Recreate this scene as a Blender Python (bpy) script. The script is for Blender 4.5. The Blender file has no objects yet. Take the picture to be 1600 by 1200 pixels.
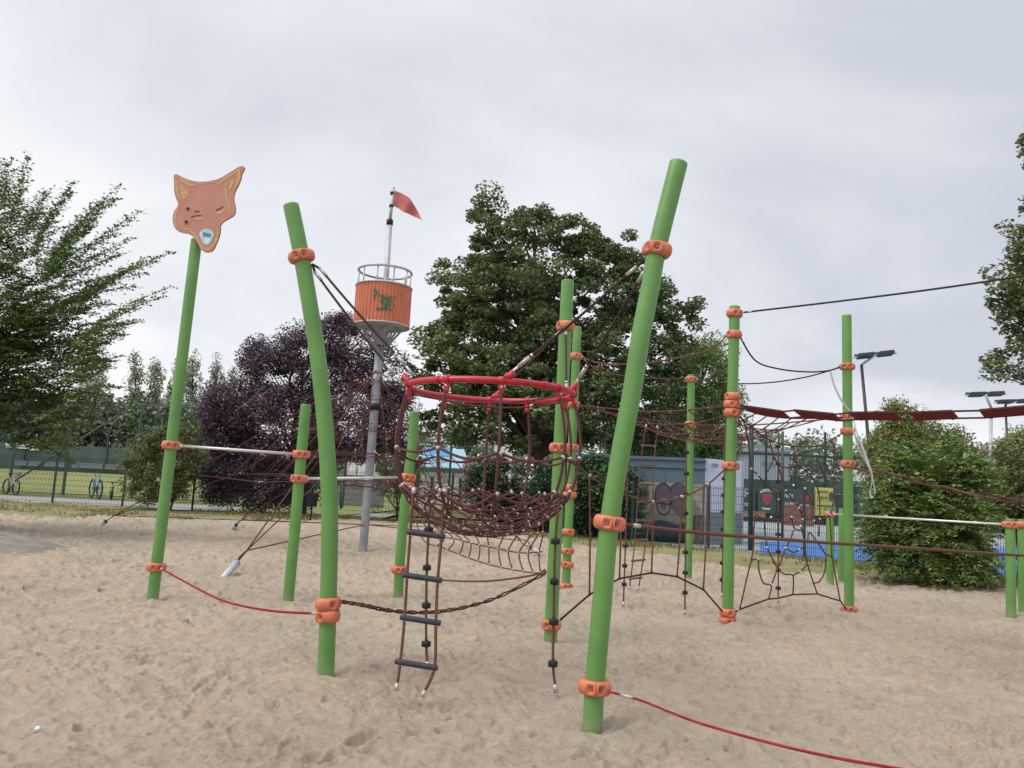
import bpy, math, random
import numpy as np
from mathutils import Vector, Matrix
from mathutils.geometry import tessellate_polygon
R_ = math.radians
V = Vector
sc = bpy.context.scene
COL = sc.collection
random.seed(7)

# ------------------------------------------------------------------ camera, world, sun, exposure
FOC, PITCH, ROLL, CAMH = 1200.0, R_(7.5), R_(2.8), 1.55
cp, sp, cr, sr = math.cos(PITCH), math.sin(PITCH), math.cos(ROLL), math.sin(ROLL)
FWD = V((0, cp, sp)); UP0 = V((0, -sp, cp)); RT0 = V((1, 0, 0))
RT = RT0 * cr + UP0 * sr
UPV = UP0 * cr - RT0 * sr
CAM = V((0, 0, CAMH))
cam_d = bpy.data.cameras.new('camera'); cam = bpy.data.objects.new('camera', cam_d); COL.objects.link(cam)
cam_d.sensor_width = 36; cam_d.lens = 36 * FOC / 1600; cam_d.clip_start = 0.05; cam_d.clip_end = 2000
M3 = Matrix((RT, UPV, -FWD)).transposed()
cam.matrix_world = Matrix.Translation(CAM) @ M3.to_4x4()
sc.camera = cam
sc.render.resolution_x = 1024; sc.render.resolution_y = 768
sc.view_settings.view_transform = 'Standard'; sc.view_settings.look = 'None'
sc.view_settings.gamma = 1; sc.view_settings.exposure = 0.0
try: sc.view_settings.use_curve_mapping = False
except Exception: pass

SUN_EL, SUN_AZ = R_(52), R_(-62)       # azimuth measured from +Y towards +X: the bright part of the cloud, left
sun_dir = V((math.sin(SUN_AZ) * math.cos(SUN_EL), -0.25, math.sin(SUN_EL))).normalized()
sl = bpy.data.lights.new('sun', 'SUN'); sl.energy = 1.7; sl.angle = R_(32); sl.color = (1.0, 0.96, 0.9)
so = bpy.data.objects.new('sun', sl); COL.objects.link(so); so.location = (0, 0, 40)
so.rotation_euler = sun_dir.to_track_quat('Z', 'Y').to_euler()

world = bpy.data.worlds.new("World"); sc.world = world; world.use_nodes = True
nt = world.node_tree; N = nt.nodes; L = nt.links
for n in list(N): N.remove(n)
out = N.new('ShaderNodeOutputWorld'); bg = N.new('ShaderNodeBackground'); L.new(bg.outputs[0], out.inputs[0])
tc = N.new('ShaderNodeTexCoord')
sky = N.new('ShaderNodeTexSky'); sky.sky_type = 'NISHITA'; sky.sun_disc = False
sky.sun_elevation = SUN_EL; sky.sun_rotation = math.atan2(sun_dir.x, sun_dir.y)
skym = N.new('ShaderNodeMix'); skym.data_type = 'RGBA'; skym.blend_type = 'MULTIPLY'; skym.inputs[0].default_value = 1
L.new(sky.outputs[0], skym.inputs[6]); skym.inputs[7].default_value = (.1, .1, .1, 1)
sep = N.new('ShaderNodeSeparateXYZ'); L.new(tc.outputs['Generated'], sep.inputs[0])
def mth(op, a, b=None, tree=None, clamp=False):
    t = tree or nt
    n = t.nodes.new('ShaderNodeMath'); n.operation = op; n.use_clamp = clamp
    for i, x in enumerate((a, b)):
        if x is None: continue
        if isinstance(x, (int, float)): n.inputs[i].default_value = x
        else: t.links.new(x, n.inputs[i])
    return n.outputs[0]
zc = mth('ADD', mth('ABSOLUTE', sep.outputs[2]), 0.22)
px_ = mth('DIVIDE', sep.outputs[0], zc); py_ = mth('DIVIDE', sep.outputs[1], zc)
comb = N.new('ShaderNodeCombineXYZ'); L.new(px_, comb.inputs[0]); L.new(py_, comb.inputs[1])
n1 = N.new('ShaderNodeTexNoise'); n1.inputs['Scale'].default_value = .75; n1.inputs['Detail'].default_value = 6.0; n1.inputs['Roughness'].default_value = .5; n1.inputs['Distortion'].default_value = .45
L.new(comb.outputs[0], n1.inputs['Vector'])
n2 = N.new('ShaderNodeTexNoise'); n2.inputs['Scale'].default_value = .3; n2.inputs['Detail'].default_value = 2
L.new(comb.outputs[0], n2.inputs['Vector'])
# cloud thickness: noise + brighter towards the left (where the sun is) and the horizon
mix1 = mth('ADD', mth('ADD', mth('MULTIPLY', n1.outputs[0], .95), mth('MULTIPLY', n2.outputs[0], .45)), -.20)
bias = mth('ADD', mth('MULTIPLY', sep.outputs[0], -.20), mth('MULTIPLY', mth('POWER', mth('SUBTRACT', 1.0, mth('ABSOLUTE', sep.outputs[2])), 6.0), .22))
fac = mth('ADD', mix1, bias)
ramp = N.new('ShaderNodeValToRGB'); L.new(fac, ramp.inputs[0])
e = ramp.color_ramp.elements
e[0].position = .36; e[0].color = (.56, .595, .665, 1)
e[1].position = .72; e[1].color = (.97, .962, .965, 1)
e2 = e.new(.51); e2.color = (.745, .765, .81, 1)
fin = N.new('ShaderNodeMix'); fin.data_type = 'RGBA'; fin.inputs[0].default_value = .93
L.new(skym.outputs[2], fin.inputs[6]); L.new(ramp.outputs[0], fin.inputs[7])
zr_ = N.new('ShaderNodeMapRange'); zr_.interpolation_type = 'SMOOTHSTEP'; L.new(sep.outputs[2], zr_.inputs[0]); zr_.inputs[1].default_value = .55; zr_.inputs[2].default_value = 1.0; zr_.inputs[3].default_value = 1.0; zr_.inputs[4].default_value = 1.9   # an overcast sky is brightest overhead
zm = N.new('ShaderNodeVectorMath'); zm.operation = 'SCALE'; L.new(fin.outputs[2], zm.inputs[0]); L.new(zr_.outputs[0], zm.inputs['Scale'])
L.new(zm.outputs[0], bg.inputs[0]); bg.inputs[1].default_value = 1.13

# ------------------------------------------------------------------ helpers
def ray(px, py):
    return FWD + RT * ((px - 800) / FOC) + UPV * ((600 - py) / FOC)
def A(px, py, Y):
    d = ray(px, py); return CAM + d * (Y / d.y)
def G(px, py, z=0.0):
    d = ray(px, py); return CAM + d * ((z - CAMH) / d.z)
def AR(px, py, P, Q):
    """point seen at px,py on the vertical plane through P and Q"""
    n = V((Q.y - P.y, -(Q.x - P.x), 0)); d = ray(px, py)
    return CAM + d * ((P - CAM).dot(n) / d.dot(n))

def tag(o, label=None, cat=None, group=None, kind=None):
    if label: o['label'] = label
    if cat: o['category'] = cat
    if group: o['group'] = group
    if kind: o['kind'] = kind
    return o
def empty(name, loc, rz=0):
    o = bpy.data.objects.new(name, None); COL.objects.link(o); o.location = loc; o.rotation_euler = (0, 0, rz)
    o.empty_display_size = .2
    return o
def gloc(o):
    l = V((0, 0, 0))
    while o: l = l + V(o.location); o = o.parent
    return l

class MB:
    def __init__(s): s.v = []; s.f = []; s.m = []; s.sm = []
    def quad(s, *p, mi=0, sm=False):
        b = len(s.v); s.v += [tuple(q) for q in p]; s.f.append(tuple(range(b, b + len(p)))); s.m.append(mi); s.sm.append(sm)
    def box(s, c, size, rot=None, mi=0):
        c = V(c); hx, hy, hz = size[0] / 2, size[1] / 2, size[2] / 2
        co = [V((x, y, z)) for x in (-hx, hx) for y in (-hy, hy) for z in (-hz, hz)]
        if rot is not None: co = [rot @ q for q in co]
        b = len(s.v); s.v += [tuple(c + q) for q in co]
        for f in ((0, 1, 3, 2), (4, 6, 7, 5), (0, 4, 5, 1), (2, 3, 7, 6), (0, 2, 6, 4), (1, 5, 7, 3)):
            s.f.append(tuple(b + i for i in f)); s.m.append(mi); s.sm.append(False)
    def beam(s, p, q, w, h, mi=0, up=V((0, 0, 1))):
        p, q = V(p), V(q); d = (q - p); ln = d.length; d.normalize()
        x = d.cross(up)
        if x.length < 1e-4: x = d.cross(V((0, 1, 0)))
        x.normalize(); z = x.cross(d).normalized()
        M = Matrix((x, d, z)).transposed()
        s.box((p + q) / 2, (w, ln, h), M, mi)
    def tube(s, pts, r, seg=6, mi=0, cap=True, sm=True, closed=False, twist=None):
        pts = [V(p) for p in pts]; n = len(pts)
        if n < 2: return
        rs = r if isinstance(r, (list, tuple)) else [r] * n
        T = []
        for i in range(n):
            if closed: t = pts[(i + 1) % n] - pts[i - 1]
            else: t = pts[min(i + 1, n - 1)] - pts[max(i - 1, 0)]
            if t.length < 1e-9: t = V((0, 0, 1))
            T.append(t.normalized())
        up = V((0, 0, 1)) if abs(T[0].z) < .9 else V((1, 0, 0))
        nx = T[0].cross(up).normalized(); b = len(s.v)
        for i in range(n):
            nx = (nx - T[i] * nx.dot(T[i]))
            if nx.length < 1e-6: nx = T[i].orthogonal()
            nx.normalize(); ny = T[i].cross(nx)
            for k in range(seg):
                a = 2 * math.pi * k / seg
                s.v.append(tuple(pts[i] + (nx * math.cos(a) + ny * math.sin(a)) * rs[i]))
        m = n if closed else n - 1
        for i in range(m):
            j = (i + 1) % n
            for k in range(seg):
                k2 = (k + 1) % seg
                s.f.append((b + i * seg + k, b + i * seg + k2, b + j * seg + k2, b + j * seg + k)); s.m.append(mi); s.sm.append(sm)
        if cap and not closed:
            s.f.append(tuple(b + k for k in reversed(range(seg)))); s.m.append(mi); s.sm.append(False)
            s.f.append(tuple(b + (n - 1) * seg + k for k in range(seg))); s.m.append(mi); s.sm.append(False)
    def ball(s, c, r, mi=0, seg=6, rings=4, sc3=(1, 1, 1)):
        c = V(c); b = len(s.v)
        for i in range(rings + 1):
            th = math.pi * i / rings
            for k in range(seg):
                a = 2 * math.pi * k / seg
                s.v.append((c.x + r * sc3[0] * math.sin(th) * math.cos(a), c.y + r * sc3[1] * math.sin(th) * math.sin(a), c.z + r * sc3[2] * math.cos(th)))
        for i in range(rings):
            for k in range(seg):
                k2 = (k + 1) % seg
                s.f.append((b + i * seg + k, b + (i + 1) * seg + k, b + (i + 1) * seg + k2, b + i * seg + k2)); s.m.append(mi); s.sm.append(True)
    def lathe(s, prof, M=None, seg=24, mi=0, fn=None, sm=True, closed_prof=False):
        M = M or Matrix.Identity(4); b = len(s.v); n = len(prof)
        for j, (r, z) in enumerate(prof):
            for k in range(seg):
                a = 2 * math.pi * k / seg
                rr = r if fn is None else fn(r, z, a, j)
                s.v.append(tuple(M @ V((rr * math.cos(a), rr * math.sin(a), z))))
        for j in range(n if closed_prof else n - 1):
            j2 = (j + 1) % n
            for k in range(seg):
                k2 = (k + 1) % seg
                s.f.append((b + j * seg + k, b + j * seg + k2, b + j2 * seg + k2, b + j2 * seg + k)); s.m.append(mi); s.sm.append(sm)
    def prism(s, pts, off, mi=0, mi_side=None):
        pts = [V(p) for p in pts]; off = V(off); n = len(pts); b = len(s.v)
        tri = tessellate_polygon([pts])
        s.v += [tuple(p) for p in pts] + [tuple(p + off) for p in pts]
        for t in tri:
            s.f.append((b + t[0], b + t[1], b + t[2])); s.m.append(mi); s.sm.append(False)
            s.f.append((b + n + t[2], b + n + t[1], b + n + t[0])); s.m.append(mi); s.sm.append(False)
        ms = mi if mi_side is None else mi_side
        for i in range(n):
            j = (i + 1) % n
            s.f.append((b + i, b + j, b + n + j, b + n + i)); s.m.append(ms); s.sm.append(False)
    def build(s, name, mats, parent=None, loc=None):
        if not isinstance(mats, (list, tuple)): mats = [mats]
        if parent is not None: base = gloc(parent)
        elif loc is not None: base = V(loc)
        else: base = V((0, 0, 0))
        me = bpy.data.meshes.new(name)
        vv = np.array(s.v, dtype=np.float64).reshape(-1, 3) - np.array(base)
        me.from_pydata([tuple(x) for x in vv], [], s.f)
        me.polygons.foreach_set('material_index', s.m); me.polygons.foreach_set('use_smooth', s.sm)
        for m in mats: me.materials.append(m)
        me.update(); me.validate()
        o = bpy.data.objects.new(name, me); COL.objects.link(o)
        if parent is not None: o.parent = parent
        elif loc is not None: o.location = loc
        return o

def npmesh(name, verts, k, mat, parent=None, loc=None, smooth=False, faces=None):
    """verts (n*k,3) independent k-gons, or indexed faces (m,k)"""
    base = gloc(parent) if parent is not None else V(loc or (0, 0, 0))
    verts = (np.asarray(verts, dtype=np.float64) - np.array(base)).astype(np.float32)
    me = bpy.data.meshes.new(name); me.vertices.add(len(verts)); me.vertices.foreach_set('co', verts.ravel())
    fi = np.arange(len(verts), dtype=np.int32) if faces is None else np.asarray(faces, dtype=np.int32).ravel()
    nf = len(fi) // k
    me.loops.add(len(fi)); me.loops.foreach_set('vertex_index', fi)
    me.polygons.add(nf); me.polygons.foreach_set('loop_start', np.arange(nf, dtype=np.int32) * k)
    if smooth: me.polygons.foreach_set('use_smooth', np.ones(nf, dtype=bool))
    me.materials.append(mat); me.update(calc_edges=True)
    o = bpy.data.objects.new(name, me); COL.objects.link(o)
    if parent is not None: o.parent = parent
    elif loc is not None: o.location = loc
    return o

def smooth_pts(pts, n=6, closed=False):
    pts = [V(p) for p in pts]
    if len(pts) < 3 and not closed: return pts
    o = []; m = len(pts)
    rng = range(m) if closed else range(m - 1)
    for i in rng:
        p0 = pts[(i - 1) % m] if closed else pts[max(i - 1, 0)]
        p1 = pts[i]; p2 = pts[(i + 1) % m]
        p3 = pts[(i + 2) % m] if closed else pts[min(i + 2, m - 1)]
        for k in range(n):
            t = k / n
            o.append(.5 * ((2 * p1) + (p2 - p0) * t + (2 * p0 - 5 * p1 + 4 * p2 - p3) * t * t + (3 * p1 - p0 - 3 * p2 + p3) * t ** 3))
    if not closed: o.append(pts[-1])
    return o
def sag(p, q, s, n=10):
    p, q = V(p), V(q)
    return [p.lerp(q, i / n) + V((0, 0, -4 * s * (i / n) * (1 - i / n))) for i in range(n + 1)]

# ------------------------------------------------------------------ materials
def mat(name, col, rough=.6, metal=0.0, var=.12, vscale=8.0, bump=0.0, bscale=60.0, col2=None, spec=.4, coat=0.0, wear=None, det=5.0):
    m = bpy.data.materials.new(name); m.use_nodes = True; t = m.node_tree
    b = t.nodes['Principled BSDF']; c = t.nodes.new('ShaderNodeTexCoord')
    n = t.nodes.new('ShaderNodeTexNoise'); n.inputs['Scale'].default_value = vscale; n.inputs['Detail'].default_value = det
    t.links.new(c.outputs['Object'], n.inputs['Vector'])
    r = t.nodes.new('ShaderNodeValToRGB'); t.links.new(n.outputs[0], r.inputs[0])
    c2 = col2 or tuple(x * (1 - var) for x in col)
    r.color_ramp.elements[0].position = .3; r.color_ramp.elements[0].color = (*c2, 1)
    r.color_ramp.elements[1].position = .7; r.color_ramp.elements[1].color = (*[min(1, x * (1 + var * .6)) for x in col], 1) if not col2 else (*col, 1)
    last = r.outputs[0]
    if wear:
        n3 = t.nodes.new('ShaderNodeTexNoise'); n3.inputs['Scale'].default_value = wear[1]; n3.inputs['Detail'].default_value = 9; n3.inputs['Roughness'].default_value = .7
        t.links.new(c.outputs['Object'], n3.inputs['Vector'])
        r3 = t.nodes.new('ShaderNodeValToRGB'); t.links.new(n3.outputs[0], r3.inputs[0])
        r3.color_ramp.elements[0].position = wear[2]; r3.color_ramp.elements[0].color = (0, 0, 0, 1)
        r3.color_ramp.elements[1].position = min(1, wear[2] + .08); r3.color_ramp.elements[1].color = (wear[3],) * 3 + (1,)
        mx = t.nodes.new('ShaderNodeMix'); mx.data_type = 'RGBA'; t.links.new(r3.outputs[0], mx.inputs[0])
        t.links.new(last, mx.inputs[6]); mx.inputs[7].default_value = (*wear[0], 1); last = mx.outputs[2]
    t.links.new(last, b.inputs['Base Color'])
    rr = t.nodes.new('ShaderNodeMapRange'); t.links.new(n.outputs[0], rr.inputs[0]); rr.inputs[3].default_value = max(0, rough - .08); rr.inputs[4].default_value = min(1, rough + .08)
    t.links.new(rr.outputs[0], b.inputs['Roughness'])
    b.inputs['Metallic'].default_value = metal; b.inputs['Specular IOR Level'].default_value = spec
    b.inputs['Coat Weight'].default_value = coat
    if bump:
        n2 = t.nodes.new('ShaderNodeTexNoise'); n2.inputs['Scale'].default_value = bscale; n2.inputs['Detail'].default_value = 4
        t.links.new(c.outputs['Object'], n2.inputs['Vector'])
        bp = t.nodes.new('ShaderNodeBump'); bp.inputs['Strength'].default_value = bump; bp.inputs['Distance'].default_value = .01
        t.links.new(n2.outputs[0], bp.inputs['Height']); t.links.new(bp.outputs[0], b.inputs['Normal'])
    return m
def leaf_mat(name, cols, trans=.25, rough=.55):
    m = bpy.data.materials.new(name); m.use_nodes = True; t = m.node_tree
    b = t.nodes['Principled BSDF']; o = t.nodes['Material Output']
    g = t.nodes.new('ShaderNodeNewGeometry'); c = t.nodes.new('ShaderNodeTexCoord')
    n = t.nodes.new('ShaderNodeTexNoise'); n.inputs['Scale'].default_value = .45; n.inputs['Detail'].default_value = 3
    t.links.new(c.outputs['Object'], n.inputs['Vector'])
    a = mth('ADD', mth('MULTIPLY', g.outputs['Random Per Island'], .55, t), mth('MULTIPLY', n.outputs[0], .55, t), t)
    r = t.nodes.new('ShaderNodeValToRGB'); t.links.new(a, r.inputs[0]); el = r.color_ramp.elements
    el[0].position = .2; el[0].color = (*cols[0], 1); el[1].position = .9; el[1].color = (*cols[-1], 1)
    for i, cc in enumerate(cols[1:-1]):
        x = el.new(.2 + .7 * (i + 1) / (len(cols) - 1)); x.color = (*cc, 1)
    t.links.new(r.outputs[0], b.inputs['Base Color']); b.inputs['Roughness'].default_value = rough; b.inputs['Specular IOR Level'].default_value = .35
    tr = t.nodes.new('ShaderNodeBsdfTranslucent'); t.links.new(r.outputs[0], tr.inputs[0])
    ms = t.nodes.new('ShaderNodeMixShader'); ms.inputs[0].default_value = trans
    t.links.new(b.outputs[0], ms.inputs[1]); t.links.new(tr.outputs[0], ms.inputs[2]); t.links.new(ms.outputs[0], o.inputs[0])
    return m

M = {}
M['green'] = mat('green_paint', (.130, .292, .074), rough=.38, var=.14, vscale=3, bump=.05, bscale=40, spec=.5, wear=((.26, .36, .20), 22, .60, .5))
M['orange'] = mat('orange_plastic', (.62, .185, .10), rough=.42, var=.16, vscale=14, bump=.12, bscale=70, wear=((.45, .28, .2), 25, .6, .7))
def dusty(m):
    t = m.node_tree; b = t.nodes['Principled BSDF']; src = b.inputs['Base Color'].links[0].from_socket; c = t.nodes.new('ShaderNodeTexCoord'); s_ = t.nodes.new('ShaderNodeSeparateXYZ'); t.links.new(c.outputs['Object'], s_.inputs[0])
    n = t.nodes.new('ShaderNodeTexNoise'); n.inputs['Scale'].default_value = 16; n.inputs['Detail'].default_value = 6; t.links.new(c.outputs['Object'], n.inputs['Vector'])
    a = mth('SUBTRACT', mth('MULTIPLY', n.outputs[0], .30, t), s_.outputs[2], t); a = mth('MULTIPLY', a, 5.0, t, True); mx = t.nodes.new('ShaderNodeMix'); mx.data_type = 'RGBA'; t.links.new(mth('MULTIPLY', a, .34, t), mx.inputs[0]); t.links.new(src, mx.inputs[6]); mx.inputs[7].default_value = (.40, .34, .25, 1); t.links.new(mx.outputs[2], b.inputs['Base Color'])
dusty(M['green'])   # sand dust clinging to the foot of the posts
M['dark'] = mat('dark_recess', (.03, .02, .018), rough=.7)
M['bolt'] = mat('dull_bolt', (.28, .22, .20), rough=.5, metal=.5)
M['steel'] = mat('galvanised_steel', (.62, .62, .63), rough=.4, metal=.55, var=.2, vscale=12, bump=.05)
M['bar'] = mat('brushed_bar', (.72, .71, .70), rough=.35, metal=.5, var=.1)
M['grey'] = mat('grey_mast_paint', (.30, .31, .34), rough=.5, metal=.3, var=.2, vscale=5, wear=((.16, .16, .17), 14, .62, .6))
M['ltgrey'] = mat('light_grey_metal', (.50, .50, .53), rough=.5, metal=.3, var=.2, vscale=9)
M['red'] = mat('red_powder_coat', (.50, .018, .035), rough=.33, var=.15, vscale=9, spec=.5, wear=((.30, .06, .05), 18, .62, .7))
def ropemat(name, c, c2):
    m = mat(name, c, rough=.85, var=.3, vscale=60, col2=c2, bump=0, spec=.12)
    t = m.node_tree; b = t.nodes['Principled BSDF']; co = t.nodes.new('ShaderNodeTexCoord')
    w = t.nodes.new('ShaderNodeTexWave'); w.bands_direction = 'DIAGONAL'; w.inputs['Scale'].default_value = 28; w.inputs['Distortion'].default_value = 1
    t.links.new(co.outputs['Object'], w.inputs['Vector'])
    bp = t.nodes.new('ShaderNodeBump'); bp.inputs['Strength'].default_value = .6; bp.inputs['Distance'].default_value = .006
    t.links.new(w.outputs[0], bp.inputs['Height']); t.links.new(bp.outputs[0], b.inputs['Normal'])
    return m
M['rope'] = ropemat('wine_rope', (.165, .066, .064), (.10, .052, .052))
M['rope_dark'] = ropemat('dark_rope', (.080, .045, .043), (.052, .034, .033))
M['rope_tan'] = ropemat('weathered_rope', (.19, .085, .062), (.14, .068, .05))
M['rope_red'] = ropemat('red_rope', (.40, .035, .04), (.26, .03, .035))
M['ferrule'] = mat('pressed_aluminium', (.50, .44, .43), rough=.35, metal=.4)
M['ferrule_w'] = mat('bright_ferrule', (.8, .8, .82), rough=.3, metal=.3)
M['rubber'] = mat('dark_rung_plastic', (.040, .044, .058), rough=.5, var=.25, vscale=20, bump=.1, wear=((.12, .12, .14), 30, .6, .7))
M['black'] = mat('black_rubber_block', (.013, .014, .018), rough=.55, var=.3, vscale=30)
M['plank'] = mat('red_rubber_mat', (.17, .016, .026), rough=.85, var=.25, vscale=9, spec=.15)
M['strap'] = mat('pale_webbing', (.58, .57, .53), rough=.8, var=.2, vscale=40)
M['bark'] = mat('bark', (.075, .058, .045), rough=.9, var=.5, vscale=12, bump=.6, bscale=25)
M['wood'] = mat('weathered_wood', (.12, .095, .08), rough=.85, var=.35, vscale=20)
# ------------------------------------------------------------------ ground
rs = np.random.RandomState(11)
def vnoise(x, y, seed):
    r = np.random.RandomState(seed); T = r.rand(256, 256)
    xi = np.floor(x).astype(int); yi = np.floor(y).astype(int); fx = x - xi; fy = y - yi
    fx = fx * fx * fx * (fx * (fx * 6 - 15) + 10); fy = fy * fy * fy * (fy * (fy * 6 - 15) + 10)
    a = T[xi & 255, yi & 255]; b = T[(xi + 1) & 255, yi & 255]; c = T[xi & 255, (yi + 1) & 255]; d = T[(xi + 1) & 255, (yi + 1) & 255]
    return (a * (1 - fx) + b * fx) * (1 - fy) + (c * (1 - fx) + d * fx) * fy - .5
def fbm(x, y, seed, o=4, rough=.5):
    s = 0; a = 1
    for i in range(o):
        c_, s_ = math.cos(.7 * i), math.sin(.7 * i)
        s = s + a * vnoise((x * c_ - y * s_) * 2 ** i + 17.3 * i, (x * s_ + y * c_) * 2 ** i + 9.1 * i, seed + i); a *= rough
    return s
EDGE = [G(-300, 806), G(0, 808), G(400, 812), G(640, 816), G(820, 838), G(1000, 868), G(1200, 892), G(1400, 906), G(1600, 924), G(1900, 950)]
EX = np.array([p.x for p in EDGE]); EY = np.array([p.y for p in EDGE])
POSTBASE = [(238, 938), (509, 1052), (927, 1132), (450, 940), (622, 935), (860, 1003), (884, 920), (1137, 972), (1327, 957), (1075, 908), (1580, 960), (1598, 955), (1297, 912), (1316, 910), (567, 860)]
PB = [G(*p) for p in POSTBASE]
NR, NC = 860, 980
yy = 1.3 * (29.0 / 1.3) ** (np.arange(NR) / (NR - 1)); tt = np.linspace(-1.12, 1.12, NC)
Y, T_ = np.meshgrid(yy, tt, indexing='ij'); X = T_ * (Y * .86 + 1.2)
wx = X + .25 * fbm(X * 1.1, Y * 1.1, 50, 2); wy = Y + .25 * fbm(X * 1.1, Y * 1.1, 60, 2)
Z = .055 * fbm(wx / 1.9, wy / 1.9, 1, 3) + .030 * fbm(wx / .55, wy / .55, 10, 3, .55) + .030 * fbm(wx / .15, wy / .11, 20, 4, .62)
rid = 1 - 2 * np.abs(fbm(wx / .42, wy / .30, 30, 3, .55)); Z += .042 * (rid - .6) * np.clip(fbm(X / 1.3, Y / 1.3, 40, 2) + .55, 0, 1)
rid2 = 1 - 2 * np.abs(fbm(wx / .17, wy / .11, 33, 3, .6)); rid3 = 1 - 2 * np.abs(fbm(wx / .085, wy / .05, 37, 2, .6)); Z += .010 * np.clip(rid3 - .35, 0, 1); Z += .050 * np.clip(rid2 - .42, 0, 1) * np.clip(.6 + 1.6 * fbm(X / .8, Y / .8, 44, 2), 0, 1.3)
Z *= 1 + .9 * np.clip((Y - 7) / 12, 0, 1)
# foot prints and scuffs: dents with a raised rim
foot = 4600
fx = rs.uniform(-11, 13, foot); fy = 2.2 + 21 * rs.rand(foot) ** 1.35
for i in range(foot):
    a = rs.uniform(0, math.pi); sz = rs.uniform(.28, .85); L1 = sz * rs.uniform(.09, .16); L2 = sz * rs.uniform(.045, .07); dpt = sz * rs.uniform(.018, .055) * (1 + .6 * (fy[i] > 9))
    r0 = np.searchsorted(yy, fy[i] - .4); r1 = np.searchsorted(yy, fy[i] + .4)
    tl = (fx[i] - .45) / (fy[i] * .86 + 1.2) - .03; tr = (fx[i] + .45) / (fy[i] * .86 + 1.2) + .03
    c0 = np.searchsorted(tt, tl); c1 = np.searchsorted(tt, tr)
    if r1 <= r0 or c1 <= c0: continue
    dx = X[r0:r1, c0:c1] - fx[i]; dy = Y[r0:r1, c0:c1] - fy[i]
    u = (dx * math.cos(a) + dy * math.sin(a)) / L1; v = (-dx * math.sin(a) + dy * math.cos(a)) / L2
    q = np.sqrt(u * u + v * v)
    Z[r0:r1, c0:c1] += -dpt * np.exp(-(q ** 4)) + dpt * .6 * np.exp(-((q - 1.28) / .28) ** 2)
for (hx, hy, hr) in [(G(642, 1070).x, G(642, 1070).y, .45), (G(868, 1072).x, G(868, 1072).y, .28), (G(640, 960).x, G(640, 960).y, .5)]:   # scuffed hollows under the ladder and the rope
    d = np.sqrt((X - hx) ** 2 + (Y - hy) ** 2) / hr; Z += -.05 * np.exp(-d ** 2) + .022 * np.exp(-((d - 1.5) / .4) ** 2) * (1 + fbm(X / .3, Y / .3, 88, 2))
for p in PB:
    d = np.sqrt((X - p.x) ** 2 + (Y - p.y) ** 2)
    w = np.exp(-(d / .35) ** 2); Z = Z * (1 - .5 * w) + .035 * np.exp(-((d - .26) / .11) ** 2) * (.5 + 1.6 * fbm(X / .2 + 5, Y / .2, 81, 2)) - .030 * np.exp(-(d / .15) ** 2)
edge = np.interp(X, EX, EY)
Z -= .05 * np.clip((Y - edge) / .8, 0, 3)
sandv = np.stack([X, Y, Z], -1).reshape(-1, 3)
ii = (np.arange(NR - 1)[:, None] * NC + np.arange(NC - 1)[None, :]).ravel()
sandf = np.stack([ii, ii + 1, ii + NC + 1, ii + NC], -1)
def sand_mat():
    m = bpy.data.materials.new('sand'); m.use_nodes = True; t = m.node_tree; b = t.nodes['Principled BSDF']
    c = t.nodes.new('ShaderNodeTexCoord')
    def noise(s, d, r=.5):
        n = t.nodes.new('ShaderNodeTexNoise'); n.inputs['Scale'].default_value = s; n.inputs['Detail'].default_value = d; n.inputs['Roughness'].default_value = r
        t.links.new(c.outputs['Object'], n.inputs['Vector']); return n.outputs[0]
    big, mid, fine = noise(.45, 4), noise(9, 7, .72), noise(130, 4, .7)
    f = mth('ADD', mth('ADD', mth('MULTIPLY', big, .28, t), mth('MULTIPLY', mid, .36, t), t), mth('MULTIPLY', fine, .36, t), t)
    r = t.nodes.new('ShaderNodeValToRGB'); t.links.new(f, r.inputs[0]); e = r.color_ramp.elements
    e[0].position = .37; e[0].color = (.335, .270, .202, 1); e[1].position = .63; e[1].color = (.56, .462, .358, 1)
    x = e.new(.5); x.color = (.455, .373, .284, 1)
    # sparse dark grit, bark chips and small leaves
    vo = t.nodes.new('ShaderNodeTexVoronoi'); vo.inputs['Scale'].default_value = 16; t.links.new(c.outputs['Object'], vo.inputs['Vector'])
    sp1 = mth('LESS_THAN', vo.outputs['Distance'], .10, t); sp2 = mth('GREATER_THAN', noise(1.7, 2), .56, t)
    mx = t.nodes.new('ShaderNodeMix'); mx.data_type = 'RGBA'; t.links.new(mth('MULTIPLY', mth('MULTIPLY', sp1, sp2, t), .55, t), mx.inputs[0])
    t.links.new(r.outputs[0], mx.inputs[6]); mx.inputs[7].default_value = (.13, .10, .075, 1)
    t.links.new(mx.outputs[2], b.inputs['Base Color']); b.inputs['Roughness'].default_value = .95; b.inputs['Specular IOR Level'].default_value = .15
    h = mth('ADD', mth('MULTIPLY', noise(30, 8, .75), 1.6, t), mth('MULTIPLY', fine, .4, t), t)
    bp = t.nodes.new('ShaderNodeBump'); bp.inputs['Strength'].default_value = .8; bp.inputs['Distance'].default_value = .022
    t.links.new(h, bp.inputs['Height']); t.links.new(bp.outputs[0], b.inputs['Normal'])
    return m
M['sand'] = sand_mat()
o = npmesh('sand_ground', sandv, 4, M['sand'], smooth=True, faces=sandf); tag(o, kind='structure')
def sand_z(x, y):
    r = int(np.clip(np.searchsorted(yy, y), 0, NR - 1)); t = x / (yy[r] * .86 + 1.2); c = int(np.clip(np.searchsorted(tt, t), 0, NC - 1)); return float(Z[r, c])

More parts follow.
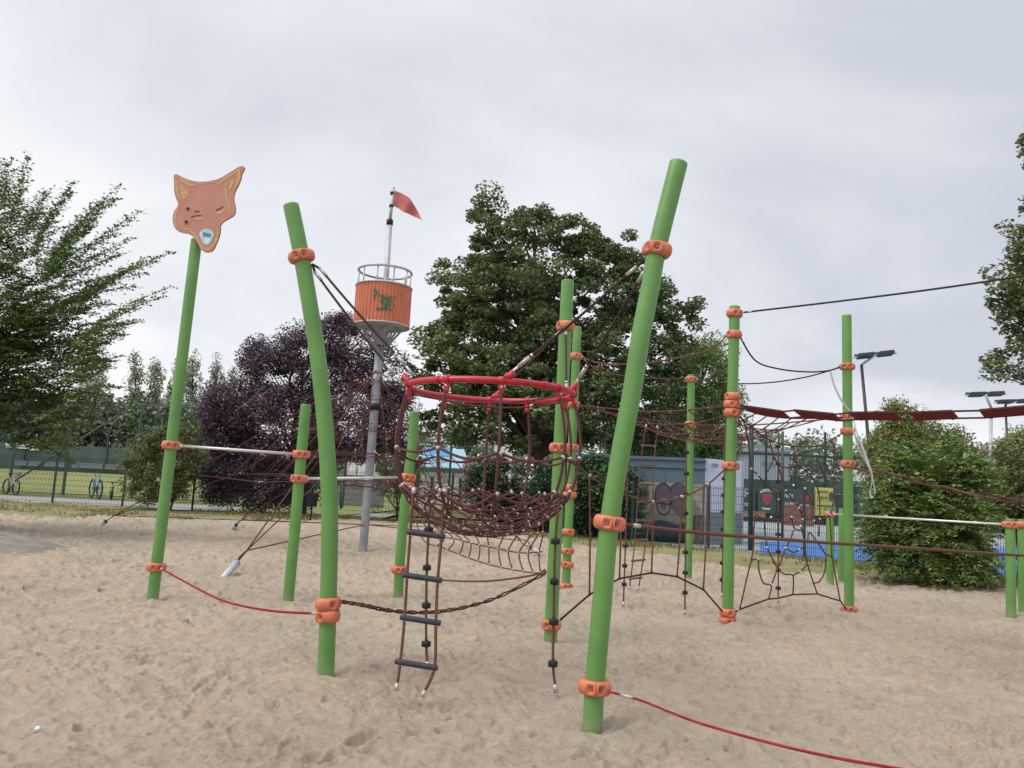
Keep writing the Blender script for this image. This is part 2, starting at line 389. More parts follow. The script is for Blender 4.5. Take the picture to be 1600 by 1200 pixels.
M['grass'] = mat('dry_grass', (.215, .205, .085), rough=.95, vscale=1.3, col2=(.13, .135, .05), bump=.6, bscale=40, spec=.1)
M['verge'] = mat('verge_grass', (.29, .255, .14), rough=.95, vscale=1.1, col2=(.19, .19, .085), bump=.8, bscale=30, spec=.1, wear=((.30, .24, .15), 2.2, .52, .8))
M['field'] = mat('pitch_grass', (.31, .32, .125), rough=.95, vscale=.35, col2=(.25, .265, .10), spec=.1)
M['path'] = mat('path_asphalt', (.36, .35, .34), rough=.9, vscale=3, var=.2)
M['court'] = mat('court_surface', (.33, .35, .37), rough=.85, vscale=.6, var=.18)
M['blue'] = mat('blue_court', (.06, .19, .53), rough=.7, vscale=.8, var=.2)
def sheet(name, pts, z, m):
    b = MB(); b.quad(*[V((p[0], p[1], z)) for p in pts]); return tag(b.build(name, m), kind='structure')
sheet('ground', [(-900, -20), (900, -20), (900, 1500), (-900, 1500)], -.14, M['grass'])
# verge between the sand and the fences
vx = np.linspace(-40, 34, 420); vt = np.linspace(0, 1, 46)
VX, VT = np.meshgrid(vx, vt, indexing='xy')
e0 = np.interp(VX, EX, EY) - .7
RFP, RFQ = G(1107, 862), G(1545, 905)
def fenceY(x): return np.minimum(28.7, RFP.y + (x - RFP.x) * (RFQ.y - RFP.y) / (RFQ.x - RFP.x))
e1 = np.maximum(fenceY(VX) + .35, e0 + 1.0)
VY = e0 + (e1 - e0) * VT
dd = VY - e0
VZ = -.05 + .13 * np.clip(dd / 1.6, 0, 1) + .05 * fbm(VX / 1.2, VY / 1.2, 70, 4, .6) + .02 * fbm(VX / .25, VY / .25, 75, 2)
vv = np.stack([VX, VY, VZ], -1).reshape(-1, 3); nc = len(vx)
ii = (np.arange(len(vt) - 1)[:, None] * nc + np.arange(nc - 1)[None, :]).ravel()
tag(npmesh('verge_ground', vv, 4, M['verge'], smooth=True, faces=np.stack([ii, ii + 1, ii + nc + 1, ii + nc], -1)), kind='structure')
# grass blades on the verge
nb = 26000
gx = rs.uniform(-19, 13, nb); u = rs.rand(nb)
ge0 = np.interp(gx, EX, EY) - .1; ge1 = fenceY(gx) + .3; gy = ge0 + (ge1 - ge0) * u
dens = fbm(gx / 1.5, gy / 1.5, 90, 3) + .25 * (u - .35); keep = dens > -.05; gx, gy = gx[keep], gy[keep]; nb = len(gx)
gz = -.05 + .13 * np.clip((gy - np.interp(gx, EX, EY) + .7) / 1.6, 0, 1)
hh = rs.uniform(.03, .11, nb); an = rs.uniform(0, 2 * math.pi, nb); wd = rs.uniform(.008, .02, nb); le = rs.normal(0, .05, (nb, 2))
b0 = np.stack([gx - np.cos(an) * wd, gy - np.sin(an) * wd, gz - .02], -1); b1 = np.stack([gx + np.cos(an) * wd, gy + np.sin(an) * wd, gz - .02], -1)
b2 = np.stack([gx + le[:, 0], gy + le[:, 1], gz + hh], -1)
M['blade'] = leaf_mat('grass_blade', [(.10, .12, .035), (.19, .18, .06), (.30, .26, .12)], .2, .8)
tag(npmesh('grass_tufts', np.stack([b0, b1, b2], 1).reshape(-1, 3), 3, M['blade']), 'short dry grass along the edge of the sand below the fences', 'grass', kind='stuff')
sheet('path', [(-120, 29.0), (-5, 29.0), (-5, 35.5), (-120, 36.2)], -.03, M['path'])
sheet('grass_strip', [(-120, 36.2), (30, 35.3), (30, 41), (-120, 41)], -.05, M['grass'])
sheet('sports_field', [(-220, 41), (-2, 41), (-2, 150), (-220, 150)], -.02, M['field'])
bl = [G(1188, 868), G(1380, 888), G(1800, 925), G(1800, 862), G(1400, 852), G(1188, 846)]
sheet('court_ground', [(p.x, p.y) for p in (G(1070, 862), G(1330, 888), G(1800, 930), V((60, 12, 0)), V((60, 75, 0)), V((2, 75, 0)), V((2, 30, 0)))], -.01, M['court'])
sheet('blue_court_surface', [(p.x, p.y) for p in bl], .012, M['blue'])
# grey low mound at the left edge of the sand
mc = G(-130, 858); b = MB(); prof = [(1.0, -.06), (.97, .0), (.85, .10), (.6, .24), (.3, .33), (.01, .36)]
b.lathe(prof, Matrix.Translation(mc) @ Matrix.Diagonal((2.2, 2.6, 1, 1)), 40, 0, fn=lambda r, z, a, j: r * (1 + .07 * math.sin(3 * a + 1) + .04 * math.sin(7 * a)))
M['mound'] = mat('grey_grit', (.25, .215, .185), rough=.95, var=.25, vscale=4, bump=.6, bscale=30, wear=((.36, .29, .22), 3, .52, .8))
tag(b.build('mound_ground', M['mound']), kind='structure')

# ------------------------------------------------------------------ posts
PR = .067
def taper_post(parent, pts, name='pole'):
    pts = smooth_pts(pts, 8) if len(pts) > 2 else [V(pts[0]).lerp(V(pts[1]), i / 6) for i in range(7)]
    d0 = (pts[0] - pts[1]).normalized(); pts = [pts[0] + d0 * .25] + pts
    d1 = (pts[-1] - pts[-2]).normalized(); top = pts[-1]
    r = [PR] * len(pts); r[-1] = PR
    for a, k in ((.006, .985), (.011, .93), (.015, .8)): pts.append(top + d1 * a); r.append(PR * k)
    b = MB(); b.tube(pts, r, 28, 0)
    return b.build(name, M['green'], parent), pts
def collar_mesh():
    """two bolted half shells round a pole: rounded ring with bolt pockets"""
    hw, R0, R1 = .050, PR - .004, PR * 1.55
    prof = [(R0, -hw * .9)]
    for i in range(11):
        a = -math.pi / 2 + math.pi * i / 10
        prof.append((R1 - .036 + .036 * math.cos(a) ** .8 if abs(math.cos(a)) > 1e-6 else R1 - .036, hw * math.sin(a)))
    prof.append((R0, hw * .9))
    def fn(r, z, a, j):
        if j in (0, len(prof) - 1): return r
        k = 1 - abs(z) / hw
        v = r
        for ac in (.42, -.42, math.pi + .42, math.pi - .42):   # pockets
            d = abs((a - ac + math.pi) % (2 * math.pi) - math.pi)
            v -= .030 * max(0, 1 - (d / .27) ** 4) * max(0, 1 - (abs(z) / (hw * .60)) ** 4) if d < .27 and abs(z) < hw * .60 else 0
        for ac in (0, math.pi):   # seam between the halves
            d = abs((a - ac + math.pi) % (2 * math.pi) - math.pi)
            if d < .045: v -= .014
        for ac in (math.pi / 2, -math.pi / 2):   # ear of the shell
            d = abs((a - ac + math.pi) % (2 * math.pi) - math.pi)
            v += .010 * max(0, 1 - (d / .5) ** 2)
        return v
    b = MB(); b.lathe(prof, None, 96, 0, fn); return b
_cb = collar_mesh(); _co = _cb.build('collar_master', M['orange']); COLLAR = _co.data; bpy.data.objects.remove(_co)
BOLTS = []
for ac in (.42, -.42):
    _bb = MB(); p = V((math.cos(ac), math.sin(ac), 0)); _bb.tube([p * (PR * 1.55 - .036), p * (PR * 1.55 - .016)], .0085, 6, 0, sm=False)
    _bo = _bb.build('bolt_master', M['bolt']); BOLTS.append(_bo.data); bpy.data.objects.remove(_bo)
def add_collar(parent, c, axis, face, s=1.0, sz=1.0):
    """face: world direction the bolt pockets look at"""
    axis = V(axis).normalized(); face = V(face); face = (face - axis * face.dot(axis)).normalized(); y = axis.cross(face)
    Mx = Matrix((face, y, axis)).transposed()
    o = bpy.data.objects.new('collar', COLLAR); COL.objects.link(o); o.parent = parent
    Mt = Matrix.Translation(V(c) - gloc(parent)) @ Mx.to_4x4() @ Matrix.Diagonal((s, s, sz, 1)); o.matrix_local = Mt
    for BM in BOLTS: b = bpy.data.objects.new('bolt', BM); COL.objects.link(b); b.parent = o
    return o
POSTS = {}
def post(key, base_px, pts_px, collars, label, group='green climbing posts', Y=None, bow=None):
    base = G(*base_px); Yb = Y or base.y
    pts = [base] + [A(px, py, Yb) for px, py in pts_px]
    root = empty('climbing_post', base)
    tag(root, label, 'post', group)
    pole, path = taper_post(root, pts)
    lens = [(path[i], path[i + 1]) for i in range(len(path) - 1)]
    cen = {}
    for c in collars:
        py, fa = c[0], c[1]; s = c[2] if len(c) > 2 else 1.0
        best = None
        for p, q in lens:
            # point on the pole axis that projects to image row py
            f = lambda P: 600 - FOC * ((P - CAM).dot(UPV)) / ((P - CAM).dot(FWD))
            a, b_ = f(p), f(q)
            if min(a, b_) - 1e-6 <= py <= max(a, b_) + 1e-6 and a != b_:
                t = (py - a) / (b_ - a); best = (p.lerp(q, t), (q - p).normalized()); break
        if best is None: print('collar miss', key, py); continue
        ang = R_(fa); face = V((math.sin(ang), -math.cos(ang), 0))    # 0 = towards the camera, + = to the right
        add_collar(root, best[0], best[1], face, s)
        cen[py] = best
    POSTS[key] = dict(root=root, path=path, col=cen, base=base)
    return root
post('fox', (238, 938), [(307, 376)], [(696, 30), (886, 25)], 'tall green post carrying the cut out fox head board at its top')
post('bent', (509, 1053), [(511, 1000), (514, 900), (515, 800), (512, 720), (505, 630), (495, 545), (483, 470), (470, 395), (455, 322)], [(401, 5), (943, 60), (962, -55)], 'tall bowed green post left of the net basket, its top curving left')
post('front', (926, 1132), [(929, 1075), (940, 950), (952, 820), (971, 700), (988, 610), (1002, 520), (1016, 450), (1027, 388), (1060, 256)], [(391, -35), (817, 5), (1073, 0)], 'thick green post nearest the viewer, leaning right and reaching the highest')
post('short_left', (450, 941), [(463, 800), (470, 720), (478, 634)], [(710, 25), (748, -10)], 'straight short green post joined by a steel bar to the fox post')
post('short_bowed', (622, 935), [(627, 850), (636, 760), (645, 690), (647, 645)], [(746, 25), (759, 70), (890, 20)], 'short slightly bowed green post behind the left side of the basket')
post('pair_front', (860, 1004), [(887, 440)], [(510, -80), (700, -10), (976, -60)], 'nearer and taller green post of the pair behind the right side of the basket')
post('pair_back', (884, 921), [(902, 512)], [(557, 30), (632, 50), (699, 15), (762, 30), (773, -30), (831, 40), (861, 20), (882, -40), (916, 20)], 'farther green post of the pair behind the basket, with the most orange collars')
post('right_tall', (1137, 976), [(1140, 800), (1148, 480)], [(490, 20), (523, 95), (620, 95), (632, 10), (645, 30), (728, 0), (957, 30), (970, 20)], 'tall green post with stacked orange collars where the red mat bridge starts')
post('right_far', (1327, 957), [(1323, 494)], [(573, -20), (652, -30), (674, 60), (725, 0), (952, -30)], 'tall green post with a pale webbing strap hanging beside it')
post('net_far', (1075, 909), [(1080, 587)], [(593, 10), (663, 20)], 'thin looking far green post under the far corner of the high net')
post('outer', (1745, 1062), [(1748, 380)], [(407, -60), (620, -60), (792, -60), (876, -60)], 'tall green post just past the right edge of the photo, holding the mat bridge')
OY = POSTS['outer']['base'].y
post('low_a', (1580, 961), [(1578, 812)], [(820, -20)], 'left one of the two low green posts at the right edge of the photo', 'low green posts of the bars')
post('low_b', (1599, 956), [(1597, 813)], [(820, 20)], 'right one of the two low green posts at the right edge of the photo', 'low green posts of the bars')
post('low_c', (1297, 913), [(1297, 797)], [(803, 10)], 'low green post left of the strap post, holding the far end of the white bar', 'low green posts of the bars')
post('low_d', (1315, 911), [(1316, 796)], [], 'low green post half hidden directly behind the strap post', 'low green posts of the bars')
# ------------------------------------------------------------------ fox head board
FP = POSTS['fox']; Yf = FP['base'].y - .085
def FX(u, v, dy=0.0): return A(260 + u / 8, 250 + v / 8, Yf + dy)
out_ = [(95, 185), (110, 178), (135, 180), (170, 200), (260, 240), (330, 260), (400, 272), (500, 268), (570, 256), (620, 245), (660, 230), (700, 210), (800, 150), (870, 104), (920, 78), (950, 72), (972, 84), (978, 100), (966, 130), (945, 165), (932, 225), (918, 270), (890, 330), (862, 380), (850, 410), (842, 455), (843, 500), (852, 540), (862, 590), (862, 640), (852, 670), (835, 695), (780, 730), (720, 764), (690, 788), (675, 815), (674, 860), (670, 900), (658, 960), (640, 1005), (612, 1070), (595, 1105), (570, 1135), (530, 1150), (490, 1150), (455, 1138), (425, 1110), (400, 1062), (380, 1025), (340, 970), (300, 930), (250, 914), (200, 906), (150, 892), (115, 865), (92, 825), (80, 780), (76, 730), (80, 690), (95, 645), (120, 605), (140, 575), (146, 550), (136, 520), (110, 455), (98, 400), (95, 330), (92, 250)]
b = MB()
M['fox'] = mat('salmon_board', (.54, .245, .185), rough=.45, var=.10, vscale=5, wear=((.62, .33, .26), 22, .62, .6))
M['fox_edge'] = mat('board_edge', (.30, .10, .07), rough=.6, var=.2)
M['tan'] = mat('tan_engraving', (.60, .38, .17), rough=.55, var=.2, vscale=30)
b.prism([FX(*p) for p in out_], (0, .028, 0), 0, 1)
head = b.build('fox_head_board', [M['fox'], M['fox_edge']], FP['root'])
def stroke(parent, uv, w, m, name, closed=False, lift=.003):
    """thin strip lying on the board, w in crop pixels, slightly raised"""
    P = smooth_pts([FX(*p, -lift) for p in uv], 5, closed) if len(uv) > 2 else [FX(*p, -lift) for p in uv]
    k = FX(1, 0).x - FX(0, 0).x; n = len(P); L_, R2 = [], []
    for i in range(n):
        t = (P[(i + 1) % n] - P[i - 1]) if closed else (P[min(i + 1, n - 1)] - P[max(i - 1, 0)])
        t.y = 0; t.normalize(); nn = V((-t.z, 0, t.x)); ww = w * k / 2
        if not closed: ww *= .35 + .65 * min(1, 4 * min(i, n - 1 - i) / n + .1)
        L_.append(P[i] + nn * ww); R2.append(P[i] - nn * ww)
    bb = MB()
    rng = range(n) if closed else range(n - 1)
    for i in rng:
        j = (i + 1) % n
        bb.quad(L_[i], L_[j], R2[j], R2[i]); o4 = V((0, lift, 0))
        bb.quad(L_[j] + o4, L_[j], L_[i], L_[i] + o4); bb.quad(R2[i] + o4, R2[i], R2[j], R2[j] + o4)
    return bb.build(name, m, parent)
inset = [(118, 240), (128, 330), (140, 420), (168, 500)]
stroke(head, inset, 30, M['tan'], 'ear_line'); stroke(head, [(165, 225), (230, 275), (300, 305), (360, 318)], 42, M['tan'], 'ear_line')
stroke(head, [(175, 510), (130, 620), (104, 720), (115, 810), (165, 868)], 24, M['tan'], 'cheek_line')
stroke(head, [(165, 868), (280, 868), (340, 920), (400, 1010), (440, 1085), (510, 1118), (575, 1080), (630, 980), (640, 880), (625, 800)], 26, M['tan'], 'muzzle_line')
stroke(head, [(640, 325), (700, 262), (790, 195), (860, 150), (930, 105)], 26, M['tan'], 'ear_line')
stroke(head, [(905, 130), (900, 230), (858, 340)], 44, M['tan'], 'ear_line'); stroke(head, [(790, 250), (740, 340), (752, 460), (785, 570), (798, 690)], 26, M['tan'], 'cheek_line')
stroke(head, [(360, 310), (430, 296), (600, 282), (650, 300)], 12, M['tan'], 'brow_line')
def patch(parent, uv, m, name, lift=.003):
    bb = MB(); bb.prism([FX(*p, -lift) for p in uv], (0, lift, 0)); return bb.build(name, m, parent)
patch(head, [(170, 300), (235, 370), (285, 400), (275, 440), (240, 485), (200, 495), (178, 440)], M['tan'], 'ear_patch')
patch(head, [(815, 250), (790, 300), (775, 350), (800, 365), (825, 320), (850, 255)], M['tan'], 'ear_patch', .0035)
patch(head, [(320, 735), (390, 712), (475, 708), (470, 728), (430, 748), (365, 750)], M['tan'], 'eye_patch')
patch(head, [(620, 660), (665, 635), (735, 608), (725, 640), (690, 668), (630, 682)], M['tan'], 'eye_patch')
for s_, w_ in (([(350, 646), (380, 640), (415, 646)], 12), ([(300, 716), (350, 700), (440, 692)], 9), ([(615, 622), (660, 612), (712, 578)], 13)):
    stroke(head, s_, w_, M['dark'], 'eye_line', lift=.0036)
for u_, v_ in ((270, 612), (250, 776)):
    bb = MB(); c_ = FX(u_, v_); bb.tube([c_ + V((0, .006, 0)), c_ + V((0, -.004, 0))], .034, 18, 0); bb.tube([c_ + V((0, -.003, 0)), c_ + V((0, -.0055, 0))], .022, 14, 1)
    bb.build('bolt_hole', [M['fox'], M['dark']], head)
M['stick_l'] = mat('pale_blue_sticker', (.50, .66, .72), rough=.4); M['stick_b'] = mat('blue_sticker', (.10, .24, .42), rough=.4); M['stick_w'] = mat('white_sticker', (.72, .78, .80), rough=.4)
circ = [(500 + 92 * math.cos(a) * (1.0 if math.sin(a) < .2 else .8), 945 + (88 if math.sin(a) < 0 else 118) * math.sin(a)) for a in [2 * math.pi * i / 28 for i in range(28)]]
st = patch(head, circ, M['stick_l'], 'sticker', .004)
patch(head, [(455, 900), (560, 925), (550, 965), (460, 955)], M['stick_b'], 'sticker', .005)
patch(head, [(462, 962), (545, 975), (520, 1045), (475, 1045)], M['stick_w'], 'sticker', .005)
patch(head, [(425, 900), (450, 905), (445, 990), (425, 975)], M['stick_w'], 'sticker', .005)

# ------------------------------------------------------------------ rope things
def knot_at(b, p, d, r=.016, l=.05, mi=1):
    d = V(d).normalized(); b.tube([V(p) - d * l / 2, V(p) + d * l / 2], r, 7, mi)
def one_rope(name, pts, r, m, label, cat='rope', group=None, ends=True, sm=8, fer=.055, parent=None, extra=None):
    P = smooth_pts(pts, sm) if len(pts) > 2 else [V(p) for p in pts]
    b = MB(); b.tube(P, r, 8, 0)
    if ends:
        for a, c in ((P[0], P[1]), (P[-1], P[-2])):
            d = (c - a).normalized(); b.tube([a, a + d * fer * 2.0], r * .45, 6, 1); b.tube([a + d * fer, a + d * fer * 2.0], r * 1.25, 8, 1)
    if extra: extra(b, P)
    if parent is not None: return b.build(name, [m, M['ferrule']], parent)
    o = b.build(name, [m, M['ferrule']], loc=P[0]); tag(o, label, cat, group); return o
def colpt(key, py, off=(0, 0, 0)):
    c = POSTS[key]['col'][py][0]; return c + V(off)
def toward(key, py, target, d=.115):
    c = POSTS[key]['col'][py][0]; v = V(target) - c; return c + v.normalized() * d

# --- the net basket
ndir, fdir = ray(768, 593), ray(762, 626)
zr = None
for z_ in np.linspace(2.0, 2.8, 801):
    n_ = CAM + ndir * ((z_ - CAMH) / ndir.z); f_ = CAM + fdir * ((z_ - CAMH) / fdir.z)
    if (n_.y + f_.y) / 2 >= 6.30: zr = z_; break
l_ = CAM + ray(637, 603) * ((6.3) / ray(637, 603).y); r_ = CAM + ray(896, 616) * (6.3 / ray(896, 616).y)
BR = (r_.x - l_.x) / 2; BC = V(((l_.x + r_.x) / 2, 6.30, zr))
print('basket', BR, BC, (f_.y - n_.y) / 2)
root = empty('net_basket', BC - V((0, 0, 1.2)))
tag(root, 'round wine red rope basket hanging from a red steel ring between the bent posts', 'net basket')
TR = .026
b = MB(); b.tube([BC + V((BR * math.cos(a), BR * math.sin(a), 0)) for a in [2 * math.pi * i / 64 for i in range(64)]], TR, 14, 0, closed=True)
ring = b.build('ring', M['red'], root)
for i in range(5):  # flanged joints of the ring
    a = math.radians(20 + 72 * i); c = BC + V((BR * math.cos(a), BR * math.sin(a), 0)); t = V((-math.sin(a), math.cos(a), 0))
    b = MB(); b.tube([c - t * .022, c + t * .022], TR * 1.22, 14, 0); b.build('joint', M['red'], ring)
# meridians (angles) where the ropes leave the ring; -90 deg = nearest the viewer
MER = [math.radians(a) for a in (-160, -117, -82, -38, -8, 22, 62, 92, 128, 172)]
prof_r = [(BR, -.055), (BR * 1.05, -.16), (BR * 1.10, -.36), (BR * 1.10, -.52), (BR * 1.06, -.69), (BR * .98, -.84), (BR * .84, -.97), (BR * .64, -1.07), (BR * .42, -1.135), (BR * .2, -1.165), (0.02, -1.172)]
def prof_at(s):   # s 0..1 along the profile
    x = s * (len(prof_r) - 1); i = min(int(x), len(prof_r) - 2); t = x - i
    p0, p1, p2, p3 = prof_r[max(i - 1, 0)], prof_r[i], prof_r[i + 1], prof_r[min(i + 2, len(prof_r) - 1)]
    f = lambda k: .5 * (2 * p1[k] + (p2[k] - p0[k]) * t + (2 * p0[k] - 5 * p1[k] + 4 * p2[k] - p3[k]) * t * t + (3 * p1[k] - p0[k] - 3 * p2[k] + p3[k]) * t ** 3)
    return f(0), f(1)
def BP(a, s, dr=0, dz=0):
    r, z = prof_at(s); return BC + V(((r + dr) * math.cos(a), (r + dr) * math.sin(a), z + dz))
for a in MER:     # clamps on the ring, each with a hanging jaw
    c = BC + V((BR * math.cos(a), BR * math.sin(a), 0)); t = V((-math.sin(a), math.cos(a), 0)); rd = V((math.cos(a), math.sin(a), 0))
    b = MB(); b.tube([c - t * .024, c + t * .024], TR * 1.28, 14, 0)
    Mx = Matrix((t, rd, V((0, 0, 1)))).transposed()
    b.box(c + V((0, 0, -.045)), (.034, .030, .075), Mx, 0); b.tube([c + V((0, 0, -.05)) - t * .022, c + V((0, 0, -.05)) + t * .022], .017, 10, 0)
    b.ball(c + V((0, 0, -.085)), .021, 0, 8, 5)
    cl = b.build('clamp', M['red'], ring)
    b = MB(); b.tube([c + V((0, 0, -.045)) + rd * .012, c + V((0, 0, -.045)) + rd * .019], .009, 8, 0); b.build('bolt', M['steel'], cl)
rr_ = random.Random(3)
b = MB()
for a in MER:
    a2 = a + rr_.uniform(-.04, .04)
    P = [BP(a + (a2 - a) * s, s) for s in np.linspace(0.0, .62, 16)]
    b.tube(P, .0118, 8, 0)
b.build('hanging_rope', [M['rope'], M['ferrule']], root)
def ringrope(s, wob, ph, r, slack=0.0):
    P = []
    n = 120
    ms = sorted((a % (2 * math.pi)) for a in MER)
    for i in range(n):
        a = 2 * math.pi * i / n
        lo = max([m for m in ms if m <= a], default=ms[-1] - 2 * math.pi); hi = min([m for m in ms if m > a], default=ms[0] + 2 * math.pi)
        t = (a - lo) / (hi - lo)
        P.append(BP(a, s, dr=-.02 * math.sin(math.pi * t), dz=-slack * math.sin(math.pi * t) * (1 + .3 * math.sin(3 * a)) + wob * math.sin(2 * a + ph)))
    return P
b = MB()
for s, wob, ph, slack in ((.30, .014, .5, .05), (.475, .02, 2, .08)):
    P = ringrope(s, wob, ph, .0125, slack); b.tube(P, .0105, 8, 0, closed=True)
    for a in MER:
        i = int(round((a % (2 * math.pi)) / (2 * math.pi) * 120)) % 120; b.ball(P[i], .0185, 1, 8, 5)
b.build('hoop_rope', [M['rope'], M['ferrule']], root)
b = MB()   # close woven bowl: spiral crossings with pressed knots
NA, S0, S1, NS = 15, .48, .965, 7
for sgn in (1, -1):
    for k in range(NA):
        P = []
        for j in range(NS * 3 + 1):
            t = j / (NS * 3); s = S0 + (S1 - S0) * t
            a = 2 * math.pi * (k + sgn * t * NS * .5) / NA
            P.append(BP(a, s, dr=.004 * sgn, dz=.006 * math.sin(k * 2.1 + j)))
        b.tube(P, .0078, 6, 0)
for j in range(NS + 1):
    s = S0 + (S1 - S0) * j / NS
    for k in range(NA):
        a = 2 * math.pi * (k + (.5 if j % 2 else 0)) / NA
        if j > NS - 2 and k % 2: continue
        b.ball(BP(a, s), .0135 if j < NS - 1 else .011, 1, 7, 4)
for s in (.78,):
    b.tube([BP(2 * math.pi * i / 60, s, dz=.006 * math.sin(i)) for i in range(60)], .0078, 6, 0, closed=True)
b.build('bowl_net', [M['rope'], M['ferrule']], root)
# slack ropes inside
for (a, c, s) in ((-165, 0, .10), (170, -30, .07)):
    p = BC + V((BR * math.cos(R_(a)), BR * math.sin(R_(a)), -.04)); q = BC + V((BR * math.cos(R_(c)), BR * math.sin(R_(c)), -.04)); b = MB(); b.tube(sag(p, q, s, 20), .0075, 6, 0); b.build('slack_rope', [M['rope'], M['ferrule']], root)
b = MB()
for k in range(5):
    a = rr_.uniform(0, 6.28); c = a + rr_.uniform(1.6, 2.6); P = sag(BP(a, .50), BP(c, .54), rr_.uniform(.08, .2), 12); b.tube(P, .0085, 6, 0)
    for q in P[3:10:3]: b.ball(q, .014, 1, 7, 4)
b.build('inner_net', [M['rope'], M['ferrule']], root)
# suspension ropes with turnbuckles
def suspension(P, a, turn=.11, dbl=0):
    q = BC + V((BR * math.cos(R_(a)), BR * math.sin(R_(a)), .045)); d = (P - q).normalized()
    b = MB()
    offs = (0,) if not dbl else (-dbl, dbl)
    side = d.cross(V((0, 1, 0))).normalized()
    for o_ in offs:
        p1, q1 = P + side * o_ * .5, q + side * o_
        b.tube([q1 + d * .20] + sag(q1 + d * .22, p1 - d * .14, .012, 6), .0102, 8, 0)
        b.tube([p1 - d * .17, p1 - d * .07], .0135, 8, 1); b.tube([p1 - d * .08, P + d * 0.0], .012, 6, 0)
        b.tube([q1 + d * .10, q1 + d * .10 + d * turn], .0155, 10, 1); b.tube([q1, q1 + d * .12], .011, 8, 2)
        b.ball(q1 + d * .23, .015, 2, 8, 5)
    b.ball(q - V((0, 0, .01)), .032, 3, 10, 6); b.tube([q - V((0, 0, .04)), q + d * .05], .022, 10, 3)
    b.build('suspension_rope', [M['rope_dark'], M['ferrule'], M['steel'], M['red']], root)
suspension(toward('bent', 401, BC), -166, dbl=.055)
suspension(toward('front', 391, BC + V((-.1, 0, 0))), -78)
suspension(toward('front', 391, BC + V((BR, 0, 0))), -12)
suspension(toward('pair_front', 510, BC), 88, .08)
suspension(toward('pair_front', 510, BC + V((BR, 0, 0))), 20, .08)

# --- rope ladder under the basket
def ladder(name, Lp, Rp, Y0, Y1, rungs, rr, m_rope, label, rr_r=.011, m_rung=None, over=.035):
    """Lp/Rp pixel polylines from top to bottom; depth runs from Y0 (top) to Y1 (bottom)"""
    def W(pts):
        n = len(pts); return [A(x, y, Y0 + (Y1 - Y0) * (y - pts[0][1]) / (pts[-1][1] - pts[0][1])) for x, y in pts]
    LW, RW = W(Lp), W(Rp)
    base = (LW[-1] + RW[-1]) / 2; root = empty(name, V((base.x, base.y, 0))); tag(root, label, 'rope ladder')
    for P in (LW, RW):
        Q = smooth_pts(P, 5); bb = MB(); bb.tube(Q, rr_r, 8, 0); d = (Q[-1] - Q[-2]).normalized(); bb.tube([Q[-1] - d * .02, Q[-1] + d * .03], rr_r * 1.4, 8, 1); bb.tube([Q[0], Q[0] - (Q[1] - Q[0]).normalized() * .05], rr_r * 1.7, 8, 1)
        bb.build('side_rope', [m_rope, M['ferrule']], root)
    for (xa, ya, xb, yb) in rungs:
        da = Y0 + (Y1 - Y0) * ((ya + yb) / 2 - Lp[0][1]) / (Lp[-1][1] - Lp[0][1])
        p, q = A(xa, ya, da), A(xb, yb, da); d = (q - p).normalized()
        bb = MB(); pts = [p, p + d * .006, p + d * .02, q - d * .02, q - d * .006, q]; bb.tube(pts, [rr * .7, rr * .95, rr, rr, rr * .95, rr * .7], 12, 0)
        for k in (.12, .88):
            c = p.lerp(q, k); bb.ball(c - V((0, 0, rr)), rr_r * 1.25, 1, 6, 4)
        bb.build('rung', [m_rung or M['rubber'], M['ferrule']], root)
    return root
ladder('rope_ladder', [(646, 772), (643, 800), (641, 835), (636, 900), (632, 968), (625, 1038), (620, 1072)], [(694, 774), (692, 800), (690, 838), (684, 905), (681, 972), (679, 1042), (662, 1083)], 5.85, 5.5,
       [(636, 831, 695, 839), (629, 898, 691, 907), (625, 964, 689, 974), (617, 1033, 684, 1044)], .021, M['rope_tan'], 'rope ladder with thick black rungs hanging from the left side of the net basket')
def block_rope(pts, Y0, Y1, blocks, m, label, group='knotted climbing ropes with black blocks', r=.0105, bs=.036, tails=True):
    W = [A(x, y, Y0 + (Y1 - Y0) * (y - pts[0][1]) / (pts[-1][1] - pts[0][1])) for x, y in pts]
    base = W[-1]; root = empty('block_rope', V((base.x, base.y, 0))); tag(root, label, 'climbing rope', group)
    Q = smooth_pts(W, 5); bb = MB(); bb.tube(Q, r, 8, 0); d = (Q[-1] - Q[-2]).normalized(); bb.tube([Q[-1] - d * .03, Q[-1] + d * .03], r * 1.8, 8, 1)
    bb.build('rope', [m, M['ferrule']], root)
    for k, (x, y) in enumerate(blocks):
        c = A(x, y, Y0 + (Y1 - Y0) * (y - pts[0][1]) / (pts[-1][1] - pts[0][1]))
        rot = Matrix.Rotation(.3 + .5 * (k % 3), 3, 'Z'); bb = MB(); n = 10
        prof = [(bs * .35, -bs * .62), (bs * .9, -bs * .58), (bs, -bs * .45), (bs * .94, -bs * .1), (bs, bs * .3), (bs * .9, bs * .55), (bs * .45, bs * .62), (bs * .34, bs * 1.0), (bs * .2, bs * 1.02)]
        bb.lathe(prof, Matrix.Translation(c) @ rot.to_4x4(), 20, 0, fn=lambda r_, z, a, j: r_ * (1 + (.09 * math.cos(4 * a) if 0 < j < 6 else 0)))
        bb.build('block', M['black'], root)
block_rope([(674, 770), (670, 826), (667, 886), (666, 945), (666, 1005), (668, 1040)], 6.5, 6.25, [(670, 828), (667, 887), (666, 946), (666, 1006)], M['rope_tan'], 'rope with black blocks hanging just behind the rungs of the nearest rope ladder')
block_rope([(878, 765), (872, 800), (868, 846), (866, 909), (865, 972), (864, 1037), (868, 1076)], 6.15, 5.93, [(868, 846), (866, 909), (865, 972), (864, 1037)], M['rope_tan'], 'rope with large black blocks hanging in front of the nearer post of the pair')
